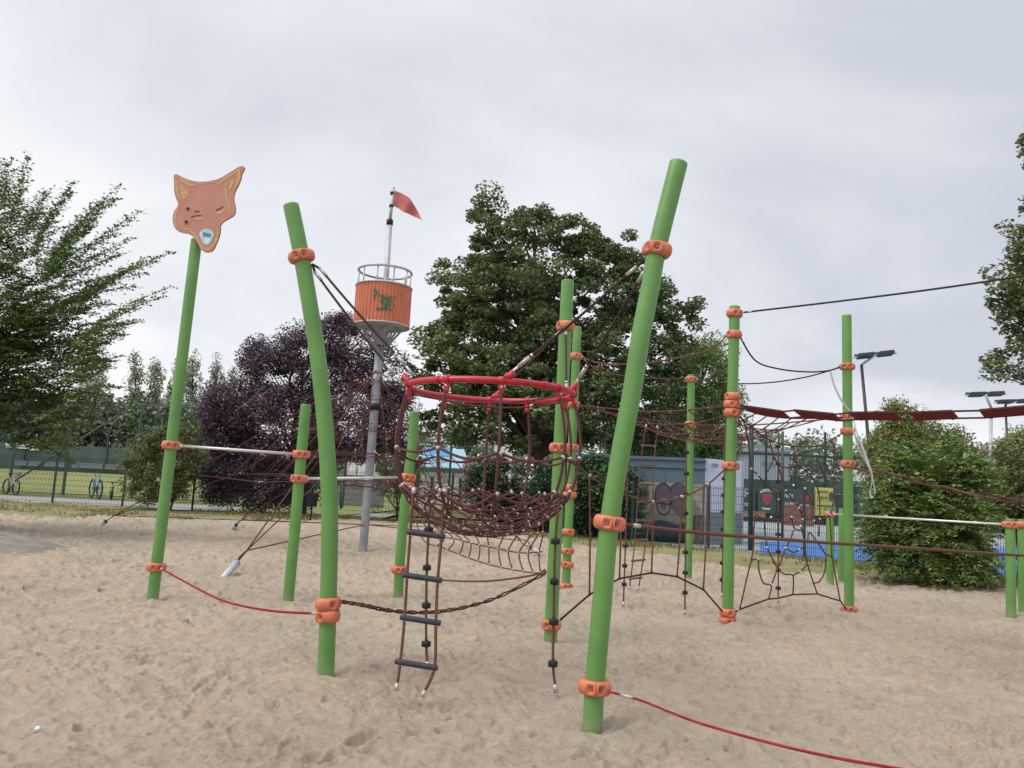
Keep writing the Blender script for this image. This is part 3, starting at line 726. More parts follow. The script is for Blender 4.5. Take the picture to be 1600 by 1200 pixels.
def interp_rope(x_px, y0, y1, x1_px, ys, Yd, label, xs=None):
    f = lambda y: x_px + (x1_px - x_px) * (y - y0) / (y1 - y0)
    block_rope([(f(y), y) for y in np.linspace(y0, y1, 6)], Yd + .15, Yd, [(f(y), y) for y in ys], M['rope_tan'], label)
interp_rope(984, 655, 944, 974, (674, 707, 740, 770, 797, 853, 884, 913), 10.35, 'rope with black blocks hanging left of the thin far rope ladder')
interp_rope(1073, 664, 957, 1070, (680, 707, 740, 772, 802, 863, 895, 926), 10.0, 'rope with black blocks hanging in front of the far corner post of the high net')
interp_rope(1133, 668, 930, 1128, (748, 774, 800, 827, 853, 880, 906), 10.25, 'rope with black blocks peeping out from behind the tall post with stacked collars')
interp_rope(1216, 672, 938, 1216, (698, 725, 752, 780, 806, 835, 862, 891, 919), 11.2, 'rope with black blocks hanging through the open web between the two tall right posts')
ladder('rope_ladder', [(1009, 668), (1004, 700), (1000, 735), (996, 790), (991, 855), (984, 918)], [(1027, 670), (1024, 700), (1021, 735), (1018, 790), (1008, 855), (998, 918)], 12.3, 12.0,
       [(1001, 696, 1026, 697), (999, 726, 1024, 727), (997, 756, 1022, 757), (994, 784, 1021, 785), (993, 813, 1018, 814), (990, 844, 1013, 843), (986, 877, 1009, 874), (982, 905, 1004, 902)], .016, M['rope_tan'], 'long thin rope ladder with grey rungs hanging from the high net', .010, M['wood'])

# --- horizontal bars
def hbar(p, q, label, r=.0165):
    d = (V(q) - V(p)).normalized(); b = MB(); b.tube([V(p) + d * .07, V(q) - d * .07], r, 14, 0); b.tube([V(p) + d * .085, V(p) + d * .12], r * 1.35, 12, 0)
    o = b.build('turning_bar', M['bar'], loc=(V(p) + V(q)) / 2); tag(o, label, 'bar', 'steel turning bars between posts')
hbar(colpt('fox', 696), colpt('short_left', 710), 'steel bar between the fox post and the straight short post')
hbar(colpt('short_left', 748), colpt('short_bowed', 746), 'steel bar passing behind the bowed post, left of the net basket')
hbar(colpt('low_c', 803), colpt('low_a', 820), 'long white steel bar running right in front of the big bush')
def low_plate():
    pass
# --- single ropes
one_rope('low_rope', [toward('fox', 886, colpt('bent', 962)), A(300, 915, 8.4), A(350, 939, 7.7), A(420, 954, 6.9), toward('bent', 962, colpt('fox', 886))], .0105, M['rope_red'], 'red rope sagging low from the fox post to the bowed post', group='single red ropes', sm=8)
fr = POSTS['front']['base'].y
one_rope('low_rope', [toward('front', 1073, A(1100, 1132, fr - .6)), A(1000, 1094, fr - .22), A(1050, 1114, fr - .42), A(1100, 1132, fr - .60), A(1200, 1160, fr - .92), A(1300, 1183, fr - 1.2), A(1390, 1199, fr - 1.42), A(1550, 1226, fr - 1.75), G(1680, 1262, -.03)], .0082, M['rope_red'], 'red rope starting low on the leaning front post and leaving the photo at the bottom', group='single red ropes', fer=.09)
one_rope('long_rope', [toward('front', 817, A(1100, 832, 5.5)), A(1100, 833, 5.5), A(1250, 845, 5.9), A(1400, 855, 6.3), A(1600, 868, 6.9), toward('outer', 876, A(1600, 868, 6.9))], .0125, M['rope_tan'], 'brown rope stretched right from the middle collar of the leaning front post', ends=True)
one_rope('high_rope', [toward('right_tall', 490, A(1600, 431, 7.9)), A(1300, 472, 9.0), A(1450, 453, 8.45), A(1600, 431, OY + .45), toward('outer', 407, A(1600, 431, OY + .45))], .012, M['rope_dark'], 'dark rope rising right from the topmost collar of the stacked collar post', ends=True)
one_rope('hand_rope', [toward('right_tall', 523, colpt('right_far', 573)), A(1180, 563, 9.8), A(1215, 576, 10.1), A(1260, 581, 10.5), A(1295, 579, 10.75), toward('right_far', 573, colpt('right_tall', 523))], .0105, M['rope_dark'], 'dark rope sagging between the tops of the two tall right posts', group='ropes round the top of the high net')
one_rope('hand_rope', [toward('pair_back', 557, colpt('right_tall', 523)), A(935, 567, 11.4), A(975, 569, 11.0), A(1020, 566, 10.6), A(1070, 557, 10.1), A(1110, 546, 9.8), toward('right_tall', 523, colpt('pair_back', 557))], .0105, M['rope_tan'], 'rope sagging from the pair of posts to the stacked collar post above the high net', group='ropes round the top of the high net')
one_rope('hand_rope', [toward('net_far', 593, colpt('right_far', 573)), A(1140, 599, 12.8), A(1200, 598, 12.0), A(1260, 589, 11.5), toward('right_far', 573, colpt('net_far', 593))], .0105, M['rope_dark'], 'rope from the far corner post to the strap post, seen against the sky', group='ropes round the top of the high net')
one_rope('hand_rope', [toward('pair_back', 557, colpt('net_far', 593)), A(940, 580, 12.1), A(1000, 590, 12.6), toward('net_far', 593, colpt('pair_back', 557))], .0105, M['rope_tan'], 'rope from the back post of the pair to the far corner post', group='ropes round the top of the high net')
one_rope('low_rope', [toward('short_bowed', 890, colpt('pair_front', 976)), A(660, 902, 9.6), A(700, 907, 9.2), A(760, 908, 8.7), A(820, 901, 8.1), A(853, 893, 7.75)], .0105, M['rope_tan'], 'thin brown rope sagging low behind the nearest rope ladder', ends=False)
# twisted double rope from the bowed post to the pair
def slats(b, P):
    for i in range(3, len(P) - 2, 2):
        t = (P[i + 1] - P[i - 1]).normalized(); b.tube([P[i] - t * .03, P[i] + t * .03], .0165, 7, 0)
c0 = toward('bent', 943, A(853, 896, 7.7)); mids = [A(570, 946, 6.3), A(610, 954, 6.6), A(665, 957, 6.85), A(720, 950, 7.1), A(780, 932, 7.4), A(853, 895, 7.72)]
b = MB()
Pm = smooth_pts([c0] + mids, 10)
for ph in (0, math.pi):
    Q = []
    for i, p in enumerate(Pm):
        t = (Pm[min(i + 1, len(Pm) - 1)] - Pm[max(i - 1, 0)]).normalized(); s_ = t.cross(V((0, 0, 1))).normalized(); u_ = s_.cross(t); a = ph + i * .9
        Q.append(p + (s_ * math.cos(a) + u_ * math.sin(a)) * .012)
    b.tube(Q, .0075, 6, 0)
for i in range(2, len(Pm) - 1, 3):
    t = (Pm[i + 1] - Pm[i - 1]).normalized(); b.tube([Pm[i] - t * .024, Pm[i] + t * .024], .0165, 7, 1)
b.tube([c0, Pm[1]], .013, 8, 2)
tag(b.build('twisted_rope', [M['rope_dark'], M['rope_tan'], M['steel']], loc=c0), 'thick twisted dark rope sagging between the bowed post and the pair, behind the ladder', 'rope')
# three wavy ropes leaving the strap post to the right
q0 = colpt('right_far', 725) + V((.09, -.05, 0))
for k, (dy_, ph, mm, lb) in enumerate(((0, 0, 'rope_dark', 'darkest of the intertwined ropes'), (5, 1.8, 'rope', 'reddest of the intertwined ropes'), (2, 3.6, 'rope_tan', 'palest of the intertwined ropes'))):
    xs = np.linspace(1340, 1735, 30); yc = np.interp(xs, [1330, 1400, 1450, 1500, 1550, 1600, 1720], [727, 742, 755, 768, 776, 783, 792])
    P = [q0] + [A(x, y + dy_ * .5 + 2.3 * math.sin(x * .06 + ph), np.interp(x, [1330, 1600, 1735], [10.9, 8.4, OY]) + .04 * math.sin(ph + x * .03)) for x, y in zip(xs, yc)]
    one_rope('slack_rope', P, .0105, M[mm], lb + ' running from the strap post past the feathery bush', sm=3)
# strap: webbing loop slung over the collar
b = MB()
sp = smooth_pts([A(1297, 580, 10.75), A(1304, 604, 10.75), A(1316, 628, 10.8), A(1330, 645, 11.0), A(1333, 652, 10.7), A(1337, 672, 10.6), A(1346, 695, 10.55), A(1356, 722, 10.5), A(1362, 738, 10.5), A(1364, 752, 10.5), A(1367, 768, 10.5), A(1363, 777, 10.52), A(1359, 770, 10.54), A(1362, 755, 10.54), A(1361, 740, 10.54), A(1353, 722, 10.56), A(1341, 697, 10.6), A(1332, 668, 10.7)], 6)
wv = V((0.018, .026, .010))
for i in range(len(sp) - 1):
    t0 = wv * (1 + .4 * math.sin(i * .21)); b.quad(sp[i] - t0, sp[i + 1] - t0, sp[i + 1] + t0, sp[i] + t0); n_ = V((.004, -.003, 0)); b.quad(sp[i] - t0 + n_, sp[i] + t0 + n_, sp[i + 1] + t0 + n_, sp[i + 1] - t0 + n_)
    b.quad(sp[i] - t0, sp[i] - t0 + n_, sp[i + 1] - t0 + n_, sp[i + 1] - t0); b.quad(sp[i] + t0, sp[i + 1] + t0, sp[i + 1] + t0 + n_, sp[i] + t0 + n_)
tag(b.build('webbing_strap', M['strap'], loc=sp[0]), 'pale webbing strap slung over the rope and ending in a loop beside the tall post', 'strap')
# --- high net between four posts
cB, cC, cD, cE = colpt('pair_back', 632), colpt('right_tall', 632), colpt('right_far', 652), colpt('net_far', 663)
def netP(u, v):
    # u: B->C , v: B->E ; edges bow inward, the middle hangs
    a = cB.lerp(cC, u).lerp(cE.lerp(cD, u), v)
    cen = (cB + cC + cD + cE) / 4
    bow = .16 * (4 * u * (1 - u)) * abs(2 * v - 1) ** 1.2 + .16 * (4 * v * (1 - v)) * abs(2 * u - 1) ** 1.2
    a = a.lerp(cen, bow)
    a.z -= .30 * (1 - (2 * u - 1) ** 2) * (1 - (2 * v - 1) ** 2) + .16 * (4 * u * (1 - u) + 4 * v * (1 - v)) * .5
    return a
net = empty('high_net', (cB + cC + cD + cE) / 4); tag(net, 'wide wine red climbing net stretched high between the right hand posts', 'net')
b = MB(); nn = 9
for k in range(nn):
    for dirn in (0, 1):
        t = k / (nn - 1); edge_ = k in (0, nn - 1)
        P = [netP(t, s) if dirn else netP(s, t) for s in np.linspace(0, 1, 25)]
        b.tube(P, .0115 if edge_ else .0085, 6, 0)
for i in range(nn):
    for j in range(nn):
        if (i in (0, nn - 1)) and (j in (0, nn - 1)): continue
        b.ball(netP(i / (nn - 1), j / (nn - 1)), .0135, 1, 7, 4)
b.build('mesh', [M['rope'], M['ferrule']], net)
# --- rope bridge pair_front -> right_tall : hand rope, foot rope, uprights
pA, pC = POSTS['pair_front']['base'], POSTS['right_tall']['base']
Bq = lambda x, y: AR(x, y, pA, pC)
rb = empty('rope_walkway', (pA + pC) / 2); tag(rb, 'rope walkway with one hand rope and one foot rope behind the leaning front post', 'rope walkway')
hand = [Bq(877, 702), Bq(898, 722), Bq(921, 743), Bq(945, 759), Bq(975, 772), Bq(1020, 784), Bq(1067, 776), Bq(1105, 757), Bq(1134, 732)]
foot_ = [Bq(868, 975), Bq(921, 929), Bq(968, 904), Bq(1018, 895), Bq(1058, 901), Bq(1099, 921), Bq(1130, 957)]
b = MB(); b.tube(smooth_pts(hand, 6), .011, 8, 0)
for q in (hand[2], hand[5], hand[6], hand[7]): b.ball(q, .016, 1, 8, 5)
b.build('hand_rope', [M['rope_tan'], M['ferrule']], rb)
b = MB(); b.tube(foot_, .0108, 8, 0)
for q in foot_[1:-1]: b.ball(q, .017, 0, 8, 5)
b.build('foot_rope', [M['rope_dark'], M['ferrule']], rb)
for (xa, ya, xb, yb) in ((921, 743, 921, 929), (970, 770, 968, 904), (1020, 784, 1018, 895), (1065, 776, 1058, 901), (1106, 757, 1099, 921)):
    b = MB(); b.tube(smooth_pts([Bq(xa, ya), Bq((xa + xb) / 2 + 1, (ya + yb) / 2), Bq(xb, yb)], 4), .0105, 7, 0); b.ball(Bq(xa, ya), .02, 1, 8, 5)
    b.build('upright_rope', [M['rope_tan'], M['ferrule']], rb)
# --- open web between right_tall and right_far
pC, pD = POSTS['right_tall']['base'], POSTS['right_far']['base']
Wq = lambda x, y: AR(x, y, pC, pD)
web = empty('web_net', (pC + pD) / 2); tag(web, 'irregular open rope web stretched upright between the two tall right posts', 'net')
lines = [[(1151, 646), (1165, 660), (1175, 668), (1202, 687), (1240, 697), (1278, 697), (1297, 689), (1317, 676)], [(1153, 648), (1163, 662), (1170, 695), (1174, 732), (1184, 742), (1216, 780)], [(1202, 687), (1208, 712), (1205, 726), (1199, 737)], [(1208, 712), (1216, 728), (1228, 766), (1248, 793), (1254, 811)], [(1216, 728), (1232, 731), (1241, 724)], [(1240, 697), (1241, 725), (1240, 758)], [(1241, 725), (1263, 738), (1279, 768), (1281, 811)], [(1278, 697), (1275, 709), (1290, 749), (1295, 748)], [(1297, 689), (1303, 700), (1301, 742)], [(1263, 738), (1258, 763), (1267, 780), (1269, 811)], [(1181, 804), (1194, 811), (1216, 812), (1228, 816), (1237, 808)], [(1253, 797), (1254, 810), (1268, 811), (1282, 811), (1296, 804), (1303, 780), (1301, 743)], [(1181, 804), (1178, 825), (1177, 855), (1174, 875)], [(1194, 811), (1196, 838), (1198, 855)], [(1237, 808), (1241, 825), (1251, 828), (1252, 822), (1257, 850), (1262, 882), (1277, 928)], [(1281, 811), (1279, 838)], [(1240, 828), (1236, 840), (1228, 856)], [(1262, 846), (1266, 833), (1290, 866)], [(1296, 804), (1299, 845), (1300, 870), (1313, 939)], [(1174, 875), (1184, 875), (1186, 892), (1193, 911), (1205, 915), (1201, 936)], [(1174, 875), (1165, 912), (1156, 952)], [(1198, 855), (1215, 888), (1226, 897), (1239, 900), (1239, 929)], [(1216, 886), (1205, 915)], [(1228, 856), (1217, 885)], [(1228, 856), (1239, 863), (1249, 859), (1257, 854)], [(1239, 899), (1250, 893), (1262, 882)], [(1290, 866), (1300, 870)], [(1291, 867), (1289, 892), (1281, 908), (1272, 911)], [(1147, 957), (1156, 952), (1201, 936), (1215, 935), (1239, 929), (1277, 928), (1313, 939), (1321, 950)]]
knots = [(1174, 732), (1184, 742), (1216, 780), (1241, 725), (1240, 758), (1275, 709), (1295, 749), (1301, 743), (1228, 766), (1248, 793), (1263, 738), (1258, 763), (1281, 811), (1237, 808), (1254, 811), (1251, 822), (1228, 856), (1249, 859), (1184, 874), (1205, 913), (1250, 893), (1198, 855), (1153, 953), (1296, 804), (1272, 813), (1205, 808)]
b = MB()
for l in lines[:-1]: b.tube(smooth_pts([Wq(*p) for p in l], 5) if len(l) > 2 else [Wq(*p) for p in l], .0098, 7, 0)
b.tube([Wq(*p) for p in lines[-1]], .0105, 7, 2)
for k in knots: b.ball(Wq(*k), .0155, 1, 8, 5)
b.build('mesh', [M['rope'], M['ferrule_w'], M['rope_dark']], web)
# --- small scramble net between the bowed short post and the pair
pH, pA = POSTS['short_bowed']['base'], POSTS['pair_front']['base']
Hq = lambda x, y: AR(x, y, pH, pA + V((0, .1, 0)))
sn = empty('scramble_net', (pH + pA) / 2); tag(sn, 'sagging brown cargo net seen below the bowl of the net basket', 'net')
rows = [[(637, 752), (650, 775), (680, 800), (720, 815), (770, 822), (820, 815), (848, 786)], [(637, 754), (655, 795), (685, 820), (727, 830), (780, 836), (830, 834), (850, 831)], [(638, 756), (660, 815), (688, 837), (712, 842), (733, 848), (752, 852), (776, 857), (800, 862), (822, 864), (847, 862)], [(638, 758), (658, 838), (690, 855), (715, 865), (738, 874), (764, 882), (790, 888), (818, 893), (840, 895), (852, 890)]]
b = MB(); RW_ = []
for r in rows:
    P = smooth_pts([Hq(*p) for p in r], 8); b.tube(P, .0085, 6, 0); RW_.append(P)
for k in range(1, 12):
    t = .18 + .80 * k / 11.; Q = [P[min(int((t - .05 * (i == 3)) * (len(P) - 1)), len(P) - 1)] for i, P in enumerate(RW_)]
    b.tube(smooth_pts(Q, 4), .0085, 6, 0)
    for q in Q[1:]: b.ball(q, .014, 1, 7, 4)
b.build('mesh', [M['rope_tan'], M['ferrule']], sn)
# --- red mat bridge
def mat_bridge():
    root = empty('mat_bridge', colpt('right_tall', 632)); tag(root, 'bridge of dark red flat mats leading right from the stacked collar post', 'mat bridge')
    near = [((1166, 633), (1222, 641)), ((1240, 639), (1303, 645)), ((1325, 643), (1398, 642)), ((1420, 643), (1487, 640)), ((1530, 639), (1622, 631)), ((1650, 627), (1715, 621))]
    far = [(16, 6), (18, 6), (22, 8), (26, 8), (30, 10), (34, 12)]
    def YY(x): return np.interp(x, [1155, 1600, 1800], [9.35, 7.7, 7.25])
    cs = []
    for (a, c), (dx, dy) in zip(near, far):
        p, q = A(a[0], a[1], YY(a[0])), A(c[0], c[1], YY(c[0])); w = .50
        # across direction: horizontal, square to the bridge, going away from the viewer
        d = (q - p); d.z = 0; d.normalize(); n = V((-d.y, d.x, 0)); n = n if n.y > 0 else -n; n = (n + V((0, 0, -.05))).normalized()
        th = V((0, 0, -.024)); b = MB()
        r_, s_ = q + n * w, p + n * w
        for quad in ((p, q, r_, s_), (p + th, s_ + th, r_ + th, q + th), (p, p + th, q + th, q), (q, q + th, r_ + th, r_), (r_, r_ + th, s_ + th, s_), (s_, s_ + th, p + th, p)): b.quad(*quad)
        for k in (.12, .88):
            for e_, f_ in ((p, q), (s_, r_)):
                c_ = e_.lerp(f_, k) + th; b.tube([c_ + V((0, 0, .01)), c_ + V((0, 0, -.010))], .012, 8, 0)
        b.build('mat', M['plank'], root); cs.append((p, q, s_, r_))
    for e0, e1 in ((0, 1), (2, 3)):
        P = [colpt('right_tall', 632) + V((.1, 0, 0))]
        for c in cs: P += [c[e0] + V((0, 0, -.018)), c[e1] + V((0, 0, -.018))]
        P.append(colpt('outer', 620)); b = MB(); b.tube(P, .011, 7, 0); b.build('carrying_rope', M['rope_dark'], root)
mat_bridge()
# --- ground pipe anchors, tower and space net
TB = G(567, 860); TY = TB.y
tower = empty('lookout_tower', TB); tag(tower, 'crow\'s nest tower with an orange ribbed basket on a grey mast', 'tower')
mast = [TB - V((0, 0, .2)), TB, A(583, 627, TY), A(593, 545, TY)]
def TP(z): return V((np.interp(z, [0, mast[3].z, 9], [TB.x, mast[3].x, mast[3].x + (9 - mast[3].z) * (mast[3].x - TB.x) / mast[3].z]), TY, z))
b = MB(); b.tube([TP(-.2), TP(.0), TP(1.5), TP(3.0), TP(4.45)], [.092, .092, .092, .094, .094], 22, 0)
for z in (1.5, 3.9): b.tube([TP(z - .03), TP(z + .03)], .104, 22, 0)
b.build('mast', M['grey'], tower)
b = MB(); b.tube([TP(3.05), TP(3.18)], .125, 20, 0); b.build('rope_clamp', M['black'], tower)
zt, zb = A(600, 449, TY).z, A(597, 511, TY).z; BRd = 43.5 * TY / FOC
print('tower', zt, zb, BRd)
b = MB(); C0 = TP(zb)
b.lathe([(.10, zb - .42), (.13, zb - .34), (.17, zb - .18), (BRd * .36, zb - .08), (BRd * .6, zb - .04), (BRd * .97, zb - .01), (BRd * .97, zb + .03), (.01, zb + .03)], Matrix.Translation((C0.x, TY, 0)), 40, 0)
for k in range(8):
    a = math.radians(22 + 45 * k); d = V((math.cos(a), math.sin(a), 0)); b.beam(V((C0.x, TY, zb - .48)) + d * .13, V((C0.x, TY, zb - .04)) + d * BRd * .74, .02, .05, 0)
b.build('floor_cone', M['grey'], tower)
NR_ = 46
b = MB(); seg = NR_ * 4
b.lathe([(BRd - .02, zb), (BRd, zb), (BRd, zt), (BRd - .02, zt), (BRd - .045, zt), (BRd - .045, zb)], Matrix.Translation((C0.x, TY, 0)), seg, 0, fn=lambda r, z, a, j: r + (.013 * (1 if (int(round(a / (2 * math.pi) * seg)) % 4) in (0, 1) else -1) if j in (1, 2) else 0), sm=False, closed_prof=True)
M['nest'] = mat('orange_slats', (.60, .19, .11), rough=.5, var=.16, vscale=2.5, wear=((.42, .22, .16), 8, .6, .6))
nest = b.build('basket_wall', M['nest'], tower)
b = MB()
for z in (zt - .01, zb + .01):
    b = MB(); b.tube([V((C0.x, TY, z)) + V((math.cos(a), math.sin(a), 0)) * BRd * 1.02 for a in [2 * math.pi * i / 48 for i in range(48)]], .018, 8, 0, closed=True)
    b.build('rim', M['ltgrey'], nest)
M['tagpaint'] = mat('dark_green_spray', (.045, .15, .075), rough=.5, var=.2)
def curved_stroke(px_pts, w):
    b = MB(); P = []
    for (x, y) in px_pts:
        c = V((C0.x, TY, 0)); d = ray(x, y)
        # intersect with the cylinder in front
        ox, oy = CAM.x - c.x, CAM.y - c.y; aa = d.x ** 2 + d.y ** 2; bb_ = 2 * (ox * d.x + oy * d.y); cc = ox * ox + oy * oy - (BRd + .016) ** 2
        t = (-bb_ - math.sqrt(max(0, bb_ * bb_ - 4 * aa * cc))) / (2 * aa); P.append(CAM + d * t)
    P = smooth_pts(P, 4) if len(P) > 2 else P
    for i in range(len(P) - 1):
        t = (P[i + 1] - P[i]).normalized(); n = ((P[i] - V((C0.x, TY, P[i].z))).normalized()).cross(t).normalized() * w / 2
        n2 = (P[i] - V((C0.x, TY, P[i].z))).normalized() * .006
        b.quad(P[i] - n, P[i + 1] - n, P[i + 1] + n, P[i] + n); b.quad(P[i] - n - n2, P[i] - n, P[i] + n, P[i] + n - n2)
    b.build('graffiti', M['tagpaint'], nest)
for pts, w in (([(584, 452), (590, 457), (583, 462)], .05), ([(593, 463), (600, 462), (600, 468), (594, 471), (601, 474), (600, 481), (592, 483), (587, 481)], .05), ([(606, 463), (606, 472), (604, 480)], .05), ([(607, 465), (617, 464)], .045), ([(607, 471), (614, 470)], .045), ([(605, 477), (616, 476)], .045), ([(596, 484), (598, 481), (602, 484), (606, 481), (609, 484), (614, 483)], .03)):
    curved_stroke(pts, w)
zrl = A(602, 425, TY).z; b = MB()
b.tube([V((C0.x, TY, zrl)) + V((math.cos(a), math.sin(a), 0)) * (BRd - .02) for a in [2 * math.pi * i / 48 for i in range(48)]], .028, 10, 0, closed=True)
b.build('rail', M['ltgrey'], tower)
for k in range(10):
    a = 2 * math.pi * k / 10 + .2; d = V((math.cos(a), math.sin(a), 0)) * (BRd - .035); b = MB(); b.tube([V((C0.x, TY, zt - .15)) + d, V((C0.x, TY, zrl)) + d], .017, 8, 0); b.build('rail_post', M['ltgrey'], tower)
jz = A(605, 348, TY).z; tz = A(614, 293, TY).z
p1_, p2_, p3_ = A(603, 440, TY), A(609, 348, TY), A(615, 293, TY)
b = MB(); b.tube([V((p1_.x, TY, zb)), p1_, p2_], .062, 14, 0); b.tube([p2_ - V((0, 0, .05)), p2_ + V((0, 0, .07))], .075, 14, 1); b.tube([p2_, p3_], .036, 12, 0)
pole_f = b.build('flag_pole', [M['ltgrey'], M['black']], tower)
M['flag'] = mat('faded_red_cloth', (.54, .17, .15), rough=.85, var=.3, vscale=3)
tri = [(614.5, 297), (628, 302), (640, 309), (647, 320), (655, 334), (659, 344)]; low = [(614.5, 322), (622, 325), (630, 331), (638, 334), (648, 339), (659, 344)]
b = MB(); n = 24
def fl(poly, t):
    x = t * (len(poly) - 1); i = min(int(x), len(poly) - 2); f = x - i; return poly[i][0] * (1 - f) + poly[i + 1][0] * f, poly[i][1] * (1 - f) + poly[i + 1][1] * f
for side in (0, .006):
    for i in range(n):
        for j in range(4):
            def FPt(ti, tj):
                a_, b_ = fl(tri, ti), fl(low, ti); return A(a_[0] * (1 - tj) + b_[0] * tj, a_[1] * (1 - tj) + b_[1] * tj, TY + side + .07 * math.sin(ti * 11) * ti ** .5)
            b.quad(FPt(i / n, j / 4), FPt((i + 1) / n, j / 4), FPt((i + 1) / n, (j + 1) / 4), FPt(i / n, (j + 1) / 4), sm=True)
fg = b.build('flag', M['flag'], tower)
b = MB()
for y in (302, 322): p = A(613 + (302 - y) * .08, y, TY); b.tube([p - V((0, 0, .03)), p + V((0, 0, .03))], .05, 8, 0)
b.build('flag_clip', M['dark'], tower)
# space net round the mast
snet = empty('space_net', TB); tag(snet, 'large three dimensional rope net spreading from the grey mast to pipe anchors in the sand', 'climbing net')
rn = random.Random(5)
anch = [G(352, 900), G(150, 825), V((-7.2, 20.5, 0)), V((-1.6, 21.5, 0)), V((.9, 17.6, 0))]
apex = TP(4.0)
def anchor_pipe(g, tgt):
    d = (tgt - g); d.z = 0; d.normalize(); d = (d + V((0, 0, .62))).normalized()
    root = empty('anchor_pipe', g); b = MB(); b.tube([g - d * .2, g + d * .34], .055, 16, 0); b.tube([g + d * .33, g + d * .36], [.06, .02], 16, 1); b.build('pipe', [M['ltgrey'], M['dark']], root)
    b = MB(); tp = g + d * .36; b.tube(smooth_pts([tp, tp + d * .14 + V((.04, 0, .05)), tp + d * .30, tp + d * .14 - V((.04, 0, .02)), tp], 5), .011, 6, 0); b.build('loop', M['rope_dark'], root)
    return root, tp + d * .28
AT = []
for i, g in enumerate(anch):
    if True:
        r0, tp = anchor_pipe(g, TB)
        tag(r0, ['grey anchor pipe in the sand between the fox post and the straight short post', 'anchor pipe lying low in the sand at the far left, left of the fox post', 'anchor pipe of the space net behind the mast on its left', 'anchor pipe of the space net behind the mast on its right', 'anchor pipe of the space net to the right of the mast', 'anchor pipe of the space net in front of the mast'][i], 'anchor', 'pipe anchors of the space net')
        AT.append(tp)
NAq = len(AT); levels = [.13, .30, .46, .62, .78, .92]
def node(i, lv, inn=1.0):
    """node on the guy from anchor i, pulled towards the mast by inn"""
    p = AT[i % NAq].lerp(apex, lv); ax = TP(max(.3, p.z)); q = ax.lerp(p, inn); r = random.Random(i * 31 + int(lv * 100) + int(inn * 7)); return q + V((r.uniform(-.1, .1), r.uniform(-.1, .1), r.uniform(-.1, .1)))
b = MB(); kn = []
for i in range(NAq):
    P = [AT[i]] + [AT[i].lerp(apex, l) for l in levels] + [apex]; b.tube(P, .0125, 6, 0); b.tube([AT[i], node(i, .30, .7), node(i, .62, .6), TP(3.1)], .010, 6, 0)
    P2 = [AT[i], TP(.55)]; b.tube(P2, .011, 6, 0)
    for l in levels: kn.append(AT[i].lerp(apex, l))
for li, l in enumerate(levels[1:], 1):
    for i in range(NAq):
        p, q = AT[i].lerp(apex, l), AT[(i + 1) % NAq].lerp(apex, l)
        inward = TP(max(.4, (p.z + q.z) / 2)); m = ((p + q) / 2).lerp(inward, .18); m.z -= .08
        b.tube([p, p.lerp(m, .6), m, q.lerp(m, .6), q], .0078, 5, 0); kn += [m, p.lerp(m, .6), q.lerp(m, .6)]
        if li + 1 < len(levels):
            l2 = levels[li + 1]; p2, q2 = AT[i].lerp(apex, l2), AT[(i + 1) % NAq].lerp(apex, l2); m2 = ((p2 + q2) / 2).lerp(TP((p2.z + q2.z) / 2), .18)
            b.tube([m, m2], .0078, 5, 0); b.tube([p.lerp(m, .6), p2.lerp(m2, .5)], .0078, 5, 0); b.tube([q.lerp(m, .6), q2.lerp(m2, .5)], .0078, 5, 0)
        # inner rings and webs to the mast
    for inn in (.35, .68):
        R = [node(i, l, inn) for i in range(NAq)]; R2 = []
        for i in range(NAq): R2 += [R[i], (R[i] + R[(i + 1) % NAq]) / 2 + V((rn.uniform(-.15, .15), rn.uniform(-.15, .15), rn.uniform(-.15, .1)))]
        b.tube(R2, .0078, 5, 0, closed=True); kn += R2
        for i in range(NAq):
            b.tube([R[i], node(i, levels[min(li + 1, len(levels) - 1)], inn)], .0078, 5, 0)
            if inn < .5: b.tube([R[i], TP(max(.4, R[i].z + rn.uniform(-.2, .2)))], .0078, 5, 0)
            else: b.tube([R[i], node(i + rn.choice((0, 1)), l, .35)], .0078, 5, 0); b.tube([R2[2 * i + 1], AT[i].lerp(apex, l)], .0078, 5, 0)
for k in kn:
    if rn.random() < .7: b.ball(k, .019, 1, 6, 4)
for k in range(34):   # short pale tied ends
    q = rn.choice(kn); d = V((rn.uniform(-1, 1), rn.uniform(-1, 1), rn.uniform(-.6, .9))).normalized(); b.tube([q, q + d * rn.uniform(.08, .2)], .014, 5, 1)
b.build('mesh', [M['rope'], M['ferrule']], snet)
